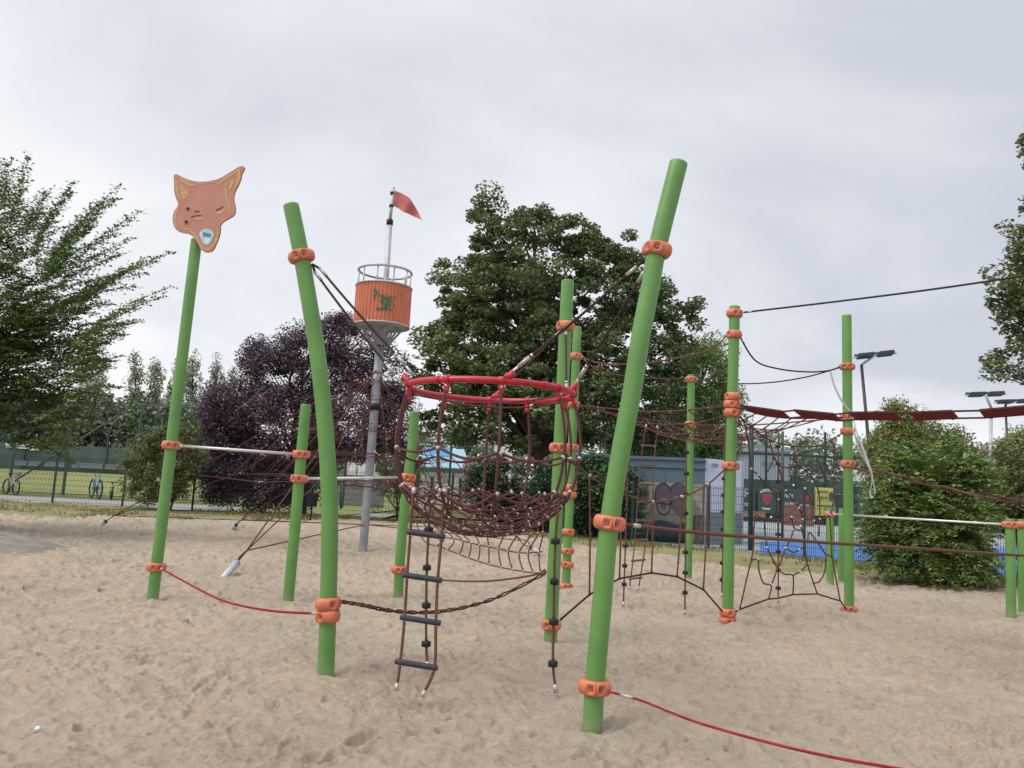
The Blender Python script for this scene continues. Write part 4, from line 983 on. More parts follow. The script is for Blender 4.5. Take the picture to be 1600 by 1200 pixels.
# ------------------------------------------------------------------ fences
M['fence'] = mat('dark_green_fence_coat', (.018, .045, .042), rough=.5, var=.2)
M['fence_l'] = mat('green_grey_coat', (.045, .085, .075), rough=.5, var=.2)
def mesh_fence(P, Q, H, label, z0=.08, panel=2.5, dx=.05, group='dark green wire fences', wire=.0045, post_w=.06, mt=None, first=True):
    P, Q = V((P[0], P[1], z0)), V((Q[0], Q[1], z0)); L0 = (Q - P).length; n = max(1, round(L0 / panel)); d = (Q - P) / L0; nrm = V((-d.y, d.x, 0))
    root = empty('wire_fence', P); tag(root, label, 'fence', group); mt = mt or M['fence']
    for i in range(n + 1):
        c = P + d * (L0 * i / n)
        if i == 0 and not first: continue
        b = MB(); b.beam(c - V((0, 0, .3)), c + V((0, 0, H + .06)), post_w, .05, 0, up=d); b.build('post', mt, root)
    for i in range(n):
        a = P + d * (L0 * i / n + .03); w = L0 / n - .06; k = int(w / dx); V_ = []
        def bx(c0, c1, e, t):
            V_.extend([c0 - e - t, c0 + e - t, c1 + e - t, c1 - e - t]); V_.extend([c0 - e + t, c1 - e + t, c1 + e + t, c0 + e + t])
        for j in range(k + 1):
            c = a + d * (w * j / k) - nrm * .03; bx(c + V((0, 0, .05)), c + V((0, 0, H)), d * wire, nrm * .003)
        z = .06
        while z < H:
            for s_ in (-.008, .008):
                c = a + V((0, 0, z)) - nrm * (.03 + s_); bx(c, c + d * w, V((0, 0, wire * 1.2)), nrm * .003)
            z += .2
        npmesh('panel', np.array([tuple(v) for v in V_]), 4, mt, parent=root)
RD = (RFQ - RFP).normalized()
RFC = RFP - RD * ((RFP.x + 3.8) / RD.x)
mesh_fence((-27, 28.7), (RFC.x, 28.7), 1.72, 'dark green wire mesh fence behind the sand on the left, in front of the bicycles')
mesh_fence((RFC.x, 28.7), RFP, 1.72, 'dark green wire mesh fence in the middle, behind the maple trunk', first=False)
mesh_fence(RFP, RFQ + RD * 9, 1.72, 'dark green wire mesh fence on the right, in front of the blue court', first=False)
# tall ball fence on the left
def tall_fence(P, Q, H, n, label, rails=(.98, .55), mt=None, brace=None, pw=.10, net=None, tilt=0.0):
    P, Q = V((P[0], P[1], -.05)), V((Q[0], Q[1], -.05)); mt = mt or M['fence_l']
    root = empty('ball_fence', P); tag(root, label, 'ball fence', 'tall ball fences')
    for i in range(n + 1):
        c = P.lerp(Q, i / n); b = MB(); b.beam(c, c + V((0, 0, H)), pw, pw, 0, up=(Q - P)); b.build('post', mt, root)
    for r in rails:
        b = MB(); b.tube([P + V((0, 0, H * r)), Q + V((0, 0, H * r))], .03, 8, 0); b.build('rail', mt, root)
    if brace:
        for a, c in brace: b = MB(); b.tube([a, c], .045, 8, 0); b.build('brace', mt, root)
    if net:
        d = (Q - P).normalized(); L0 = (Q - P).length; V_ = []; s_ = net; nn_ = V((-d.y, d.x, 0))
        for j in range(int(L0 / s_) + 1):
            c = P + d * (j * s_); V_ += [c - d * .004, c + d * .004, c + d * .004 + V((0, 0, H)), c - d * .004 + V((0, 0, H))]
        for j in range(int(H / s_) + 1):
            c = P + V((0, 0, j * s_)); V_ += [c - V((0, 0, .004)), c + d * L0 - V((0, 0, .004)), c + d * L0 + V((0, 0, .004)), c + V((0, 0, .004))]
        npmesh('wire_net', np.array([tuple(v) for v in V_]), 4, mt, parent=root)
    return root
g0, g1, g2 = G(100, 771, -.05), G(207, 777, -.05), G(440, 789, -.05)
Yt = 39.5
Hf = A(207, 631, Yt).z + .05
tall_fence((A(207, 770, Yt).x, Yt), (A(700, 790, Yt).x, Yt), Hf, 3, 'tall green ball fence starting behind the round green bush', rails=(.995, .74), net=.14)
tall_fence((A(-240, 750, Yt).x, Yt), (A(99, 765, Yt).x, Yt), Hf * .97, 4, 'lower part of the tall green ball fence with the slanting brace, at the left edge', rails=(.995, .5), brace=[(A(22, 752, Yt), A(205, 636, Yt))], net=.14)
# far screens and boards across the pitch
M['screen'] = mat('teal_screen', (.075, .11, .103), rough=.8, var=.3, vscale=.3)
M['board'] = mat('grey_boards', (.22, .24, .26), rough=.7, var=.25, vscale=.4)
M['white'] = mat('white_panel', (.72, .73, .76), rough=.5, var=.08, vscale=2)
Yf2 = 148
def far_box(name, px0, px1, pyt, pyb, Y, m, label, cat, depth=.3, group=None, z0=None):
    p, q = A(px0, pyb, Y), A(px1, pyb, Y); zt_ = A((px0 + px1) / 2, pyt, Y).z; zb_ = A((px0 + px1) / 2, pyb, Y).z if z0 is None else z0
    b = MB(); b.box(((p.x + q.x) / 2, Y + depth / 2, (zt_ + zb_) / 2), (q.x - p.x, depth, zt_ - zb_), None, 0)
    o = b.build(name, m, loc=((p.x + q.x) / 2, Y, zb_)); tag(o, label, cat, group); return o
root = empty('screen_fence', V((-70, Yf2, 0))); tag(root, 'long dark green windscreen fence at the far side of the pitch', 'fence')
b = MB(); b.box((-73, Yf2, 2.5), (150, .1, 5.0), None, 0); b.build('screen', M['screen'], root)
for i in range(20): b = MB(); b.beam((-147 + i * 7.8, Yf2 - .2, 0), (-147 + i * 7.8, Yf2 - .2, 7.5), .2, .2); b.build('post', M['fence_l'], root)
for i, (a, c) in enumerate(((22, 41), (43, 63), (68, 100), (112, 160), (163, 196))):
    far_box('pitch_board', a, c, 718.5 + a * .045, 726.5 + a * .045, Yf2 - 1, M['board'], ['first', 'second', 'third', 'fourth', 'fifth'][i] + ' grey board from the left in the row along the far edge of the pitch', 'board', group='grey boards along the pitch')
far_box('scoreboard', 8, 27, 689, 699, Yf2 - .6, M['white'], 'left one of two white panels on the far screen fence', 'panel', group='white panels on the far fence')
far_box('scoreboard', 28.5, 45, 690, 701, Yf2 - .6, M['white'], 'right one of two white panels on the far screen fence', 'panel', group='white panels on the far fence')
far_box('notice', 47, 60, 697, 704, Yf2 - .6, M['white'], 'small pale panel right of the two white panels on the far fence', 'panel')

# ------------------------------------------------------------------ vegetation
M['maple'] = leaf_mat('maple_leaves', [(0.064, 0.095, 0.038), (0.121, 0.169, 0.068), (0.192, 0.244, 0.102), (0.285, 0.317, 0.150)], .22)
M['horn'] = leaf_mat('hornbeam_leaves', [(.032, .072, .028), (.078, .138, .045), (.143, .221, .061), (.276, .331, .087)], .22)
M['plum'] = leaf_mat('purple_leaves', [(.046, .031, .043), (.096, .065, .089), (.162, .108, .146), (.258, .180, .234)], .15, .45)
M['bush'] = leaf_mat('green_bush_leaves', [(.080, .134, .043), (.149, .229, .067), (.229, .322, .097), (.375, .457, .149)], .22)
M['olive'] = leaf_mat('olive_bush_leaves', [(.053, .078, .029), (.122, .147, .053), (.208, .220, .078), (.367, .342, .133)], .2)
M['conif'] = leaf_mat('yellow_green_leaves', [(.10, .13, .035), (.19, .22, .065), (.29, .31, .095), (.40, .39, .14)], .25)
M['hedge'] = leaf_mat('dark_hedge_leaves', [(.014, .034, .018), (.031, .066, .026), (.059, .108, .044), (.098, .155, .059)], .12)
M['far'] = leaf_mat('hazed_far_leaves', [(.126, .158, .115), (.216, .254, .165), (.304, .343, .227), (.405, .430, .279)], .25)  # distance haze painted into the leaf colour: greens paled and greyed
M['farhazed'] = leaf_mat('hazed_wood_leaves', [(.121, .167, .132), (.190, .241, .179), (.276, .329, .235), (.346, .413, .276)], .2)  # wood greens lightened in the colour itself, standing in for haze
M['poplar'] = leaf_mat('birch_leaves', [(.062, .098, .040), (.125, .178, .067), (.197, .250, .103), (.285, .339, .152)], .3)
def unit(r, n):
    v = r.normal(size=(n, 3)); return v / np.linalg.norm(v, axis=1, keepdims=True)
def leaf_quads(r, c, size, asp=.6, up=.55, dirs=None, jit=.35):
    """rhombic leaves: c (n,3) centres; normals biased upward"""
    n = len(c); s = size * r.uniform(.6, 1.35, n)[:, None]
    nr = unit(r, n); nr[:, 2] = np.abs(nr[:, 2]) + up; nr /= np.linalg.norm(nr, axis=1, keepdims=True)
    a = unit(r, n) if dirs is None else dirs + r.normal(0, jit, (n, 3))
    a = a - nr * (a * nr).sum(1, keepdims=True); a /= np.linalg.norm(a, axis=1, keepdims=True) + 1e-9
    b = np.cross(nr, a); f = nr * s * .12
    return np.stack([c - a * s * .5, c + b * s * asp * .5 + f, c + a * s * .5, c - b * s * asp * .5 + f], 1).reshape(-1, 3)
def ell_px(px, py, rx, ry, Y, k=1.0, dy=0.0):
    c = A(px, py, Y + dy); s = (Y + dy) / FOC; return (c, V((rx * s, .5 * (rx + ry) * s * k, ry * s)))
def clumps_in(r, ells, n, shell=.45):
    vol = np.array([e[1].x * e[1].y * e[1].z for e in ells]) ** .8; vol /= vol.sum(); out = []
    for i in r.choice(len(ells), n, p=vol):
        c, R = ells[i]; d = unit(r, 1)[0]; q = r.uniform(shell, 1) ** .5
        out.append(np.array(c) + d * q * np.array(R))
    return np.array(out)
def crown(r, cl, rad, per, leaf, flat=.6, asp=.6, up=.5):
    n = len(cl); rr = rad * r.uniform(.55, 1.3, n)
    cc = np.repeat(cl, per, 0); R = np.repeat(rr, per)[:, None]
    o = unit(r, n * per) * (r.uniform(.05, 1, (n * per, 1)) ** .42) * R; o[:, 2] *= flat
    return leaf_quads(r, cc + o, leaf, asp, up)
def limbs(b, r, trunk, tips, r0, n_sub=3):
    """curved tapered limbs from trunk polyline to the clump centres, forking"""
    T = [V(p) for p in trunk]; zs = [p.z for p in T]
    def on(z):
        z = min(max(z, zs[0]), zs[-1]); i = max(0, min(len(zs) - 2, int(np.searchsorted(zs, z)) - 1)); f = (z - zs[i]) / max(1e-6, zs[i + 1] - zs[i]); return T[i].lerp(T[i + 1], f)
    for tip in tips:
        tip = V(tip); h = math.hypot(tip.x - T[-1].x, tip.y - T[-1].y); s = on(max(zs[0] + .25 * (zs[-1] - zs[0]), tip.z - h * .9 - .8))
        m = s.lerp(tip, .5) + V((r.uniform(-.2, .2), r.uniform(-.2, .2), .12 * h + .1)); P = smooth_pts([s, m, tip], 4); n = len(P)
        b.tube(P, [max(.012, r0 * (1 - i / n) ** 1.1) for i in range(n)], 5, 0)
def tree(name, label, base, top, ells, nclump, rad, per, leaf, m, r0, nlimb, seed, group=None, shell=.45, flat=.6, asp=.6, up=.5, cat='tree', extra=None, wander=.3, extra_tips=None, stems=1):
    r = np.random.RandomState(seed); base, top = V(base), V(top); root = empty(name, base); tag(root, label, cat, group)
    b = MB()
    for s_ in range(stems):
        off = V((r.uniform(-.25, .25), r.uniform(-.25, .25), 0)) * (stems > 1)
        tr = [base + off * .3 - V((0, 0, .3)), base + off]; k = 6
        for i in range(1, k + 1): p = base.lerp(top, i / k) + off * (1 + 2 * i / k); tr.append(p + V((r.uniform(-wander, wander), r.uniform(-wander, wander), 0)) * (i / k))
        P = smooth_pts(tr, 4); n = len(P); b.tube(P, [max(.02, r0 * (1.25 if i < 2 else 1) * (1 - .85 * i / n)) for i in range(n)], 9, 0)
        cl = clumps_in(r, ells, nclump // stems, shell) if s_ == 0 or stems > 1 else cl
        tips = cl[r.permutation(len(cl))[:nlimb // stems]]; limbs(b, r, P, tips, r0 * .27)
        if s_ == 0: CL = cl
        else: CL = np.concatenate([CL, cl])
    b.build('trunk', M['bark'], root)
    q = crown(r, CL, rad, per, leaf, flat, asp, up)
    if extra is not None: q = np.concatenate([q, extra(r)])
    npmesh('crown', q, 4, m, parent=root); return root

# the big maple
Ym = 31
E = [ell_px(*e, Ym) for e in ((762, 345, 30, 50), (785, 400, 50, 50), (835, 362, 44, 36), (862, 348, 20, 22), (885, 385, 50, 45), (905, 350, 25, 20), (968, 380, 27, 34), (945, 415, 45, 42), (928, 388, 34, 30), (1005, 432, 40, 36), (1070, 505, 30, 34), (712, 412, 38, 18), (735, 450, 60, 45), (700, 492, 45, 35), (668, 525, 26, 22), (800, 470, 110, 75), (890, 480, 110, 75), (1000, 475, 60, 50), (1050, 480, 42, 34), (690, 580, 50, 50), (760, 580, 100, 80), (860, 600, 130, 85), (960, 590, 110, 90), (1050, 560, 42, 60), (820, 665, 180, 40), (960, 670, 110, 45))]
mb_ = G(842, 803, .02); mb_ = V((A(842, 800, Ym).x, Ym, .0)); mt_ = A(845, 380, Ym)
tree('maple_tree', 'tall broad maple tree with uneven dark olive crown behind the net basket', mb_, mt_, E, 900, .50, 160, .145, M['maple'], .30, 130, 21, shell=.28, flat=.62, asp=.85, wander=.35)
# darker narrow tree right of the maple
Yp = 33
E = [ell_px(*e, Yp) for e in ((1100, 590, 40, 52), (1085, 650, 60, 60), (1128, 655, 32, 62), (1112, 555, 22, 28), (1060, 690, 80, 35), (1010, 690, 60, 30))]
def spiky(pxs, Y, m=14, L=.9, leaf=.12, per=60):
    def f(r):
        out = []
        for (x, y) in pxs:
            p = np.array(A(x, y, Y)); n = per; t = r.rand(n) ** 1.2
            c = p + np.stack([r.normal(0, .09, n) * (1.2 - t) * 2, r.normal(0, .25, n), (t - .6) * L], 1); out.append(leaf_quads(r, c, leaf, .45, .1, np.array([[0, 0, 1.]]).repeat(n, 0)))
        return np.concatenate(out)
    return f
tree('hornbeam_tree', 'dark green tree with an upright spiky outline just right of the maple', (A(1095, 800, Yp).x, Yp, 0), A(1105, 560, Yp), E, 260, .6, 130, .14, M['bush'], .16, 60, 22, extra=spiky([(1093, 545), (1104, 532), (1113, 540), (1122, 552), (1130, 575), (1136, 600), (1085, 555), (1118, 530)], Yp), flat=1.1, asp=.5, up=.1)
# purple plum tree down to the ground
Yu = 29.5
E = [ell_px(*e, Yu) for e in ((430, 590, 55, 60), (405, 560, 28, 30), (470, 560, 50, 50), (520, 535, 45, 38), (540, 512, 22, 18), (560, 560, 50, 50), (600, 590, 45, 50), (370, 640, 55, 55), (345, 680, 38, 50), (450, 670, 90, 80), (550, 650, 80, 80), (610, 660, 40, 60), (360, 740, 55, 35), (420, 750, 70, 38), (335, 720, 28, 50), (400, 775, 75, 22), (345, 765, 28, 26), (470, 778, 50, 18))]
tree('plum_tree', 'round purple leaved plum tree reaching almost to the ground, left of the grey mast', (A(470, 800, Yu).x, Yu, 0), A(490, 560, Yu), E, 720, .52, 175, .105, M['plum'], .16, 110, 23, shell=.35, flat=.75, asp=.6, stems=3)
# bush left
Yb_ = 27.6
E = [ell_px(*e, Yb_) for e in ((250, 740, 52, 50), (225, 715, 30, 35), (262, 690, 35, 28), (290, 720, 26, 55), (268, 670, 20, 14))]
tree('round_bush', 'round olive green bush standing in front of the wire fence behind the fox post', (A(252, 795, Yb_).x, Yb_, 0), A(255, 700, Yb_), E, 170, .34, 120, .085, M['olive'], .05, 50, 24, cat='bush', shell=.3, flat=.8, stems=3)
# foliage and shrubs between plum and maple
Yv = 30
E = [ell_px(*e, Yv) for e in ((605, 760, 26, 30), (640, 740, 20, 50), (590, 785, 22, 12))]
tree('small_shrub', 'thin light green shrub with bare stems right of the grey mast', (A(615, 800, Yv).x, Yv, 0), A(620, 720, Yv), E, 50, .32, 70, .09, M['bush'], .035, 40, 25, cat='bush', stems=3)
Yd = 25.4
E = [ell_px(*e, Yd) for e in ((770, 760, 38, 42), (800, 790, 30, 30), (880, 760, 40, 40), (912, 790, 42, 45), (860, 800, 40, 30), (930, 745, 30, 30))]
tree('dark_shrub', 'dark evergreen shrub filling the space below the maple behind the pair of posts', (A(870, 830, Yd).x, Yd, 0), A(880, 760, Yd), E, 420, .38, 120, .11, M['hedge'], .05, 60, 26, cat='bush', shell=.2, flat=.8, stems=3)
E = [ell_px(*e, 23.9) for e in ((950, 772, 34, 50), (978, 780, 22, 52), (955, 815, 38, 28), (915, 790, 25, 45))]
tree('dark_shrub', 'dark evergreen shrub left of the graffiti container', (A(965, 845, 23.9).x, 23.9, 0), A(965, 760, Yd), E, 210, .36, 120, .11, M['hedge'], .05, 40, 27, cat='bush', shell=.2, flat=.8, stems=3)
# right hand big bush with feathery leaves
Yr = 15.6
def fronds(ells, nf, L, leaf, n_l, droop=.35, seed=0, updir=.3):
    def f(r):
        out = []; P = clumps_in(r, ells, nf, .72); cen = np.mean([np.array(e[0]) for e in ells], 0)
        for p in P:
            d = p - cen; d[2] *= .3; d = d / (np.linalg.norm(d) + 1e-6) + r.normal(0, .45, 3); d[2] += updir; d /= np.linalg.norm(d); l = L * r.uniform(.6, 1.25)
            t = np.repeat(np.linspace(.08, 1, n_l // 2), 2); s_ = np.tile([-1, 1], n_l // 2); side = np.cross(d, [0, 0, 1.]); side /= np.linalg.norm(side) + 1e-6
            w = leaf * .75 * (1 - .5 * t); pos = p + d * (t * l)[:, None] + side * (s_ * w)[:, None]; pos[:, 2] -= droop * l * t ** 2
            dr = side * s_[:, None] + d * .5 + np.array([0, 0, -.25]); out.append(leaf_quads(r, pos, leaf, .36, .9, dr, .12))
        return np.concatenate(out)
    return f
E = [ell_px(*e, Yr) for e in ((1450, 812, 64, 60), (1405, 770, 32, 42), (1480, 785, 45, 65), (1460, 865, 65, 36), (1395, 835, 28, 42), (1500, 745, 26, 30), (1450, 735, 50, 32), (1495, 865, 32, 30))]
tree('ailanthus_bush', 'large bush with long feathery leaves growing through the fence on the right', (A(1460, 905, Yr).x, Yr, .02), A(1455, 760, Yr), E, 190, .24, 45, .085, M['bush'], .05, 90, 28, cat='bush', shell=.15, extra=fronds(E, 1350, .56, .115, 20), flat=.9, stems=3)
Yr2 = 17
E = [ell_px(*e, Yr2) for e in ((1575, 770, 32, 40), (1600, 745, 40, 40), (1615, 800, 30, 40), (1560, 800, 14, 22), (1552, 890, 18, 12))]
tree('leafy_bush', 'green bush at the right edge behind the two low green posts', (A(1590, 905, Yr2).x, Yr2, .02), A(1600, 740, Yr2), E, 70, .28, 60, .09, M['olive'], .05, 60, 29, cat='bush', shell=.2, extra=fronds(E, 260, .42, .09, 16), flat=.9, stems=3)
Yc = 21
E = [ell_px(*e, Yc) for e in ((1415, 700, 55, 55), (1400, 655, 24, 22), (1450, 720, 55, 50), (1380, 730, 30, 40), (1498, 730, 34, 35), (1490, 700, 16, 22))]
tree('columnar_shrub', 'yellow green shrub with an upright pointed top behind the feathery bush', (A(1420, 860, Yc).x, Yc, 0), A(1405, 680, Yc), E, 280, .34, 110, .09, M['conif'], .08, 60, 30, cat='bush', extra=spiky([(1397, 632), (1388, 645), (1408, 642), (1492, 684), (1484, 692), (1500, 690), (1420, 652), (1446, 668)], Yc, leaf=.10, L=.6), flat=1.1, asp=.45, up=.15)
E = [ell_px(*e, 30) for e in ((1590, 710, 34, 28), (1610, 695, 30, 24), (1572, 725, 18, 20))]
tree('columnar_shrub', 'yellow green shrub with pointed tops at the right edge behind the thin lamp mast', (A(1592, 850, 30).x, 30, 0), A(1595, 715, 30), E, 110, .36, 110, .10, M['conif'], .08, 30, 31, cat='bush', extra=spiky([(1582, 674), (1590, 682), (1575, 690), (1600, 680)], 30, leaf=.12, L=.8), flat=1.1, asp=.45, up=.15)
# arching twig above the bush
b = MB(); tw = smooth_pts([A(1500, 690, 19), A(1494, 690, 19), A(1486, 684, 19), A(1478, 676, 19), A(1466, 668, 19)], 5)
b.tube([A(1505, 720, 19)] + tw, .012, 5, 0); r_t = np.random.RandomState(3)
tc_ = np.array([tuple(p) for p in tw]).repeat(5, 0); tc_ += r_t.normal(0, .06, tc_.shape)
tw_o = empty('arching_twig', A(1505, 720, 19)); tag(tw_o, 'thin leafy twig arching left against the sky above the feathery bush', 'twig'); b.build('stem', M['bark'], tw_o); npmesh('leaves', leaf_quads(r_t, tc_, .1, .45, .2), 4, M['bush'], parent=tw_o)
# right edge tall tree
Yq = 19
E = [ell_px(*e, Yq) for e in ((1640, 240, 45, 60), (1600, 225, 10, 28), (1590, 360, 38, 28), (1620, 400, 60, 50), (1588, 455, 48, 26), (1556, 435, 16, 14), (1575, 475, 30, 22), (1630, 500, 60, 60), (1580, 560, 40, 38), (1555, 570, 18, 24), (1620, 590, 50, 30), (1680, 450, 80, 150), (1690, 300, 80, 100), (1560, 350, 16, 14))]
tree('poplar_tree', 'tall loose green tree reaching in at the right edge high above the red mats', (A(1760, 870, Yq).x, Yq, 0), A(1730, 230, Yq), E, 300, .36, 62, .125, M['poplar'], .22, 130, 32, shell=.2, flat=.8, asp=.75)
# left feathery tree
Yl = 16.5
E = [ell_px(*e, Yl) for e in ((-70, 530, 120, 140), (0, 490, 70, 90), (30, 560, 80, 75), (0, 625, 85, 45), (-50, 640, 140, 50), (60, 520, 50, 55), (0, 400, 36, 55), (-50, 390, 50, 70))]
plumes = [(60, 430, 190, 290), (80, 440, 222, 330), (70, 420, 165, 310), (90, 480, 272, 394), (100, 500, 232, 402), (100, 540, 268, 448), (110, 545, 225, 470), (100, 580, 195, 512), (90, 600, 188, 558), (90, 620, 186, 608), (60, 670, 152, 652), (15, 380, 45, 243), (0, 330, 12, 250), (50, 400, 118, 284), (40, 690, 122, 688), (35, 370, 78, 296), (60, 450, 150, 345), (70, 500, 175, 430), (40, 640, 160, 580), (30, 600, 172, 535), (50, 660, 140, 632), (10, 690, 70, 692), (60, 470, 205, 372)]
def plume(r, p, q, l2s, n_side):
    """one limb with flat sprays of leaves on both sides"""
    out = []; d = q - p; L0 = np.linalg.norm(d); d = d / L0; side = np.cross(d, [0, 0, 1.]); side /= np.linalg.norm(side) + 1e-6; up = np.cross(side, d)
    for st in range(n_side):
        t0 = (st + .5 * r.rand()) / n_side; s_ = -1 if st % 2 else 1; q0 = p + d * L0 * t0 + up * (.10 * math.sin(3 * t0))
        ang = r.uniform(.45, .85); d2 = d * math.cos(ang) + side * s_ * math.sin(ang) + up * r.uniform(-.12, .22); l2 = l2s * (1 - .7 * t0) * r.uniform(.7, 1.2)
        n = max(6, int(l2 * 24)); t = np.linspace(.05, 1, n); ss = np.where(np.arange(n) % 2, 1, -1); sd2 = np.cross(d2, [0, 0, 1.]); sd2 /= np.linalg.norm(sd2) + 1e-6
        pos = q0 + d2 * (t * l2)[:, None] + sd2 * (ss * .035)[:, None] + r.normal(0, .018, (n, 3)); pos[:, 2] -= .22 * l2 * t ** 2
        out.append(leaf_quads(r, pos, .085, .5, .7, sd2 * ss[:, None] * .8 + d2 * .8, .22))
    n = int(L0 * 22); t = np.linspace(.3, 1.0, n); ss = np.where(np.arange(n) % 2, 1, -1); pos = p + d * (t * L0)[:, None] + side * (ss * .03)[:, None] + up * (.10 * np.sin(3 * t))[:, None]
    out.append(leaf_quads(r, pos, .085, .5, .7, side * ss[:, None] * .8 + d * .8, .22)); return out
def sprays(r):
    out = []; cen = np.array(A(-130, 600, Yl))
    for p in clumps_in(r, E, 520, .35):
        d = p - cen; d[2] = abs(d[2]) * .40 + .22; d /= np.linalg.norm(d); d = d + r.normal(0, .14, 3); out += plume(r, p, p + d * r.uniform(.6, 1.1), .38, 7)
    for (x0, y0, x1, y1) in plumes:
        for k in range(4):
            dy = r.uniform(-1.4, 1.4); sc_ = 1 - .16 * k * r.rand()
            p = np.array(A(x0, y0, Yl + dy)); q = np.array(A(x1, y1, Yl + dy * .8)); q = p + (q - p) * sc_ + np.array([0, 0, -.22 * k * r.rand()]); out += plume(r, p, q, .55, 20)
    return np.concatenate(out)
tree('hornbeam_tree', 'big dark green tree with feathery layered branches at the left edge', (A(-190, 850, Yl).x, Yl, 0), A(-120, 400, Yl), E, 210, .36, 80, .095, M['horn'], .2, 120, 33, shell=.2, extra=sprays, flat=.4, asp=.5, up=.8)
# far poplars and birches behind the pitch
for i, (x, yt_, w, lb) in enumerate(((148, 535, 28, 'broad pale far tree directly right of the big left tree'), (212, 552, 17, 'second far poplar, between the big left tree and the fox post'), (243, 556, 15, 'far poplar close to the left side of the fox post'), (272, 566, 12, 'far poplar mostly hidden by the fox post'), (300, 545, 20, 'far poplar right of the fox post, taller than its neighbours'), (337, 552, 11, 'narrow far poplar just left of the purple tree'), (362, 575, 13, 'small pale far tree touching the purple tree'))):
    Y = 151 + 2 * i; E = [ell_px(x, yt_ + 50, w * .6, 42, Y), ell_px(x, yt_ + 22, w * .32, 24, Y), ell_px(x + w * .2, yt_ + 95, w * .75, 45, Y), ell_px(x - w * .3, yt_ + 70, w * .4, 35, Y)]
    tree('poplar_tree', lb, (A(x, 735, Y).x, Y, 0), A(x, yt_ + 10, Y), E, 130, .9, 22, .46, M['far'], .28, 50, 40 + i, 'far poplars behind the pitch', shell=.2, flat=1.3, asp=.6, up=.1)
def wood(name, label, x0, x1, Y, h0, h1, n, per, leaf, m, seed, rad, depth=8):
    r = np.random.RandomState(seed); xs = r.uniform(x0, x1, n); H = np.interp(xs, np.linspace(x0, x1, len(h0)), h0) + 1.6 * fbm(xs / 7.0, xs * 0 + seed, seed, 3)
    c = np.stack([xs, Y + r.uniform(-depth / 2, depth / 2, n), r.uniform(.03, 1, n) ** .8 * H], 1)
    o = npmesh(name, crown(r, c, rad, per, leaf, .9, .7, .2), 4, m, loc=((x0 + x1) / 2, Y, 0)); tag(o, label, 'wood', kind='stuff')
def xs_(px, Y): return A(px, 740, Y).x
def hz(px, py, Y): return A(px, py, Y).z
wood('far_wood', 'dark line of far trees behind the pitch', xs_(-150, 156), xs_(330, 156), 156, [hz(-150, 600, 156), hz(0, 612, 156), hz(100, 622, 156), hz(200, 630, 156), hz(260, 632, 156), hz(330, 640, 156)], 0, 1500, 26, .9, M['farhazed'], 50, 2.0, 12)
wood('far_wood', 'line of far trees behind the stalls and the court', xs_(330, 95), xs_(1800, 95), 95, [hz(330, 690, 95), hz(600, 705, 95), hz(1000, 690, 95), hz(1150, 725, 95), hz(1280, 668, 95), hz(1350, 690, 95), hz(1480, 708, 95), hz(1560, 712, 95), hz(1800, 705, 95)], 0, 1900, 24, .55, M['farhazed'], 51, 1.3, 8)
# ------------------------------------------------------------------ behind the fence on the right
def panel_on(P, Q, u0, u1, z0, z1, off, m, name, parent, th=.02):
    """flat box standing on the vertical plane P-Q, u in metres from P"""
    P, Q = V((P.x, P.y, 0)), V((Q.x, Q.y, 0)); d = (Q - P).normalized(); n = V((d.y, -d.x, 0))
    c = P + d * ((u0 + u1) / 2) + n * off + V((0, 0, (z0 + z1) / 2)); b = MB()
    b.box(c, (u1 - u0, th, z1 - z0), Matrix((d, -n, V((0, 0, 1)))).transposed(), 0); return b.build(name, m, parent)
# container: long side towards the viewer, white end on the right
M['cont'] = mat('blue_grey_steel', (.095, .145, .19), rough=.5, var=.15, vscale=1.5, wear=((.10, .11, .12), 6, .66, .5))
M['cont_low'] = mat('beige_lower_wall', (.34, .30, .23), rough=.7, var=.15, vscale=3)
M['plinth'] = mat('grey_plinth', (.25, .26, .27), rough=.8, var=.15)
Yk = 24.6
k0, k1 = A(880, 800, Yk + 1.3), A(1101, 800, Yk); ktop = A(1101, 716, Yk).z; k2 = A(1160, 800, Yk + 1.2)
k0.z = k1.z = k2.z = 0
kd = (k1 - k0); kn_ = (k2 - k1)
root = empty('container', (k0 + k2) / 2); tag(root, 'blue grey container with graffiti on its lower half and a white end wall', 'container')
k3 = k0 + kn_
b = MB(); wallpts = [k0, k1, k2, k3]
b.quad(k0, k1, k1 + V((0, 0, ktop)), k0 + V((0, 0, ktop)), mi=0); b.quad(k2, k3, k3 + V((0, 0, ktop)), k2 + V((0, 0, ktop)), mi=0); b.quad(k3, k0, k0 + V((0, 0, ktop)), k3 + V((0, 0, ktop)), mi=0)
b.quad(k1, k2, k2 + V((0, 0, ktop)), k1 + V((0, 0, ktop)), mi=1)
b.quad(*[p + V((0, 0, ktop)) for p in wallpts], mi=2)
b.build('wall', [M['cont'], M['white'], M['plinth']], root)
kl = kd.length; ks = kl / 221.0   # metres per image px along the long side
kdn = kd.normalized(); knn = V((kdn.y, -kdn.x, 0)); un = kn_.normalized()
def KZ(py, px=1050): return A(px, py, Yk + 1.3 * (1101 - px) / 221).z
panel_on(k0, k1, 0, kl - .06, .10, KZ(755), .012, M['cont_low'], 'lower_panel', root, .02)
for z in (ktop - .07, ktop - .32): panel_on(k0, k1, 0, kl, z - .03, z + .03, .03, M['cont'], 'top_rail', root, .05)
for i in range(7): panel_on(k0, k1, kl * i / 7 + .02, kl * i / 7 + .05, KZ(755), ktop - .35, .012, M['cont'], 'rib', root, .02)
panel_on(k1, k2, .0, .05, 0, ktop, .02, M['ltgrey'], 'corner_post', root, .05); panel_on(k1, k2, kn_.length - .05, kn_.length, 0, ktop, .02, M['ltgrey'], 'corner_post', root, .05)
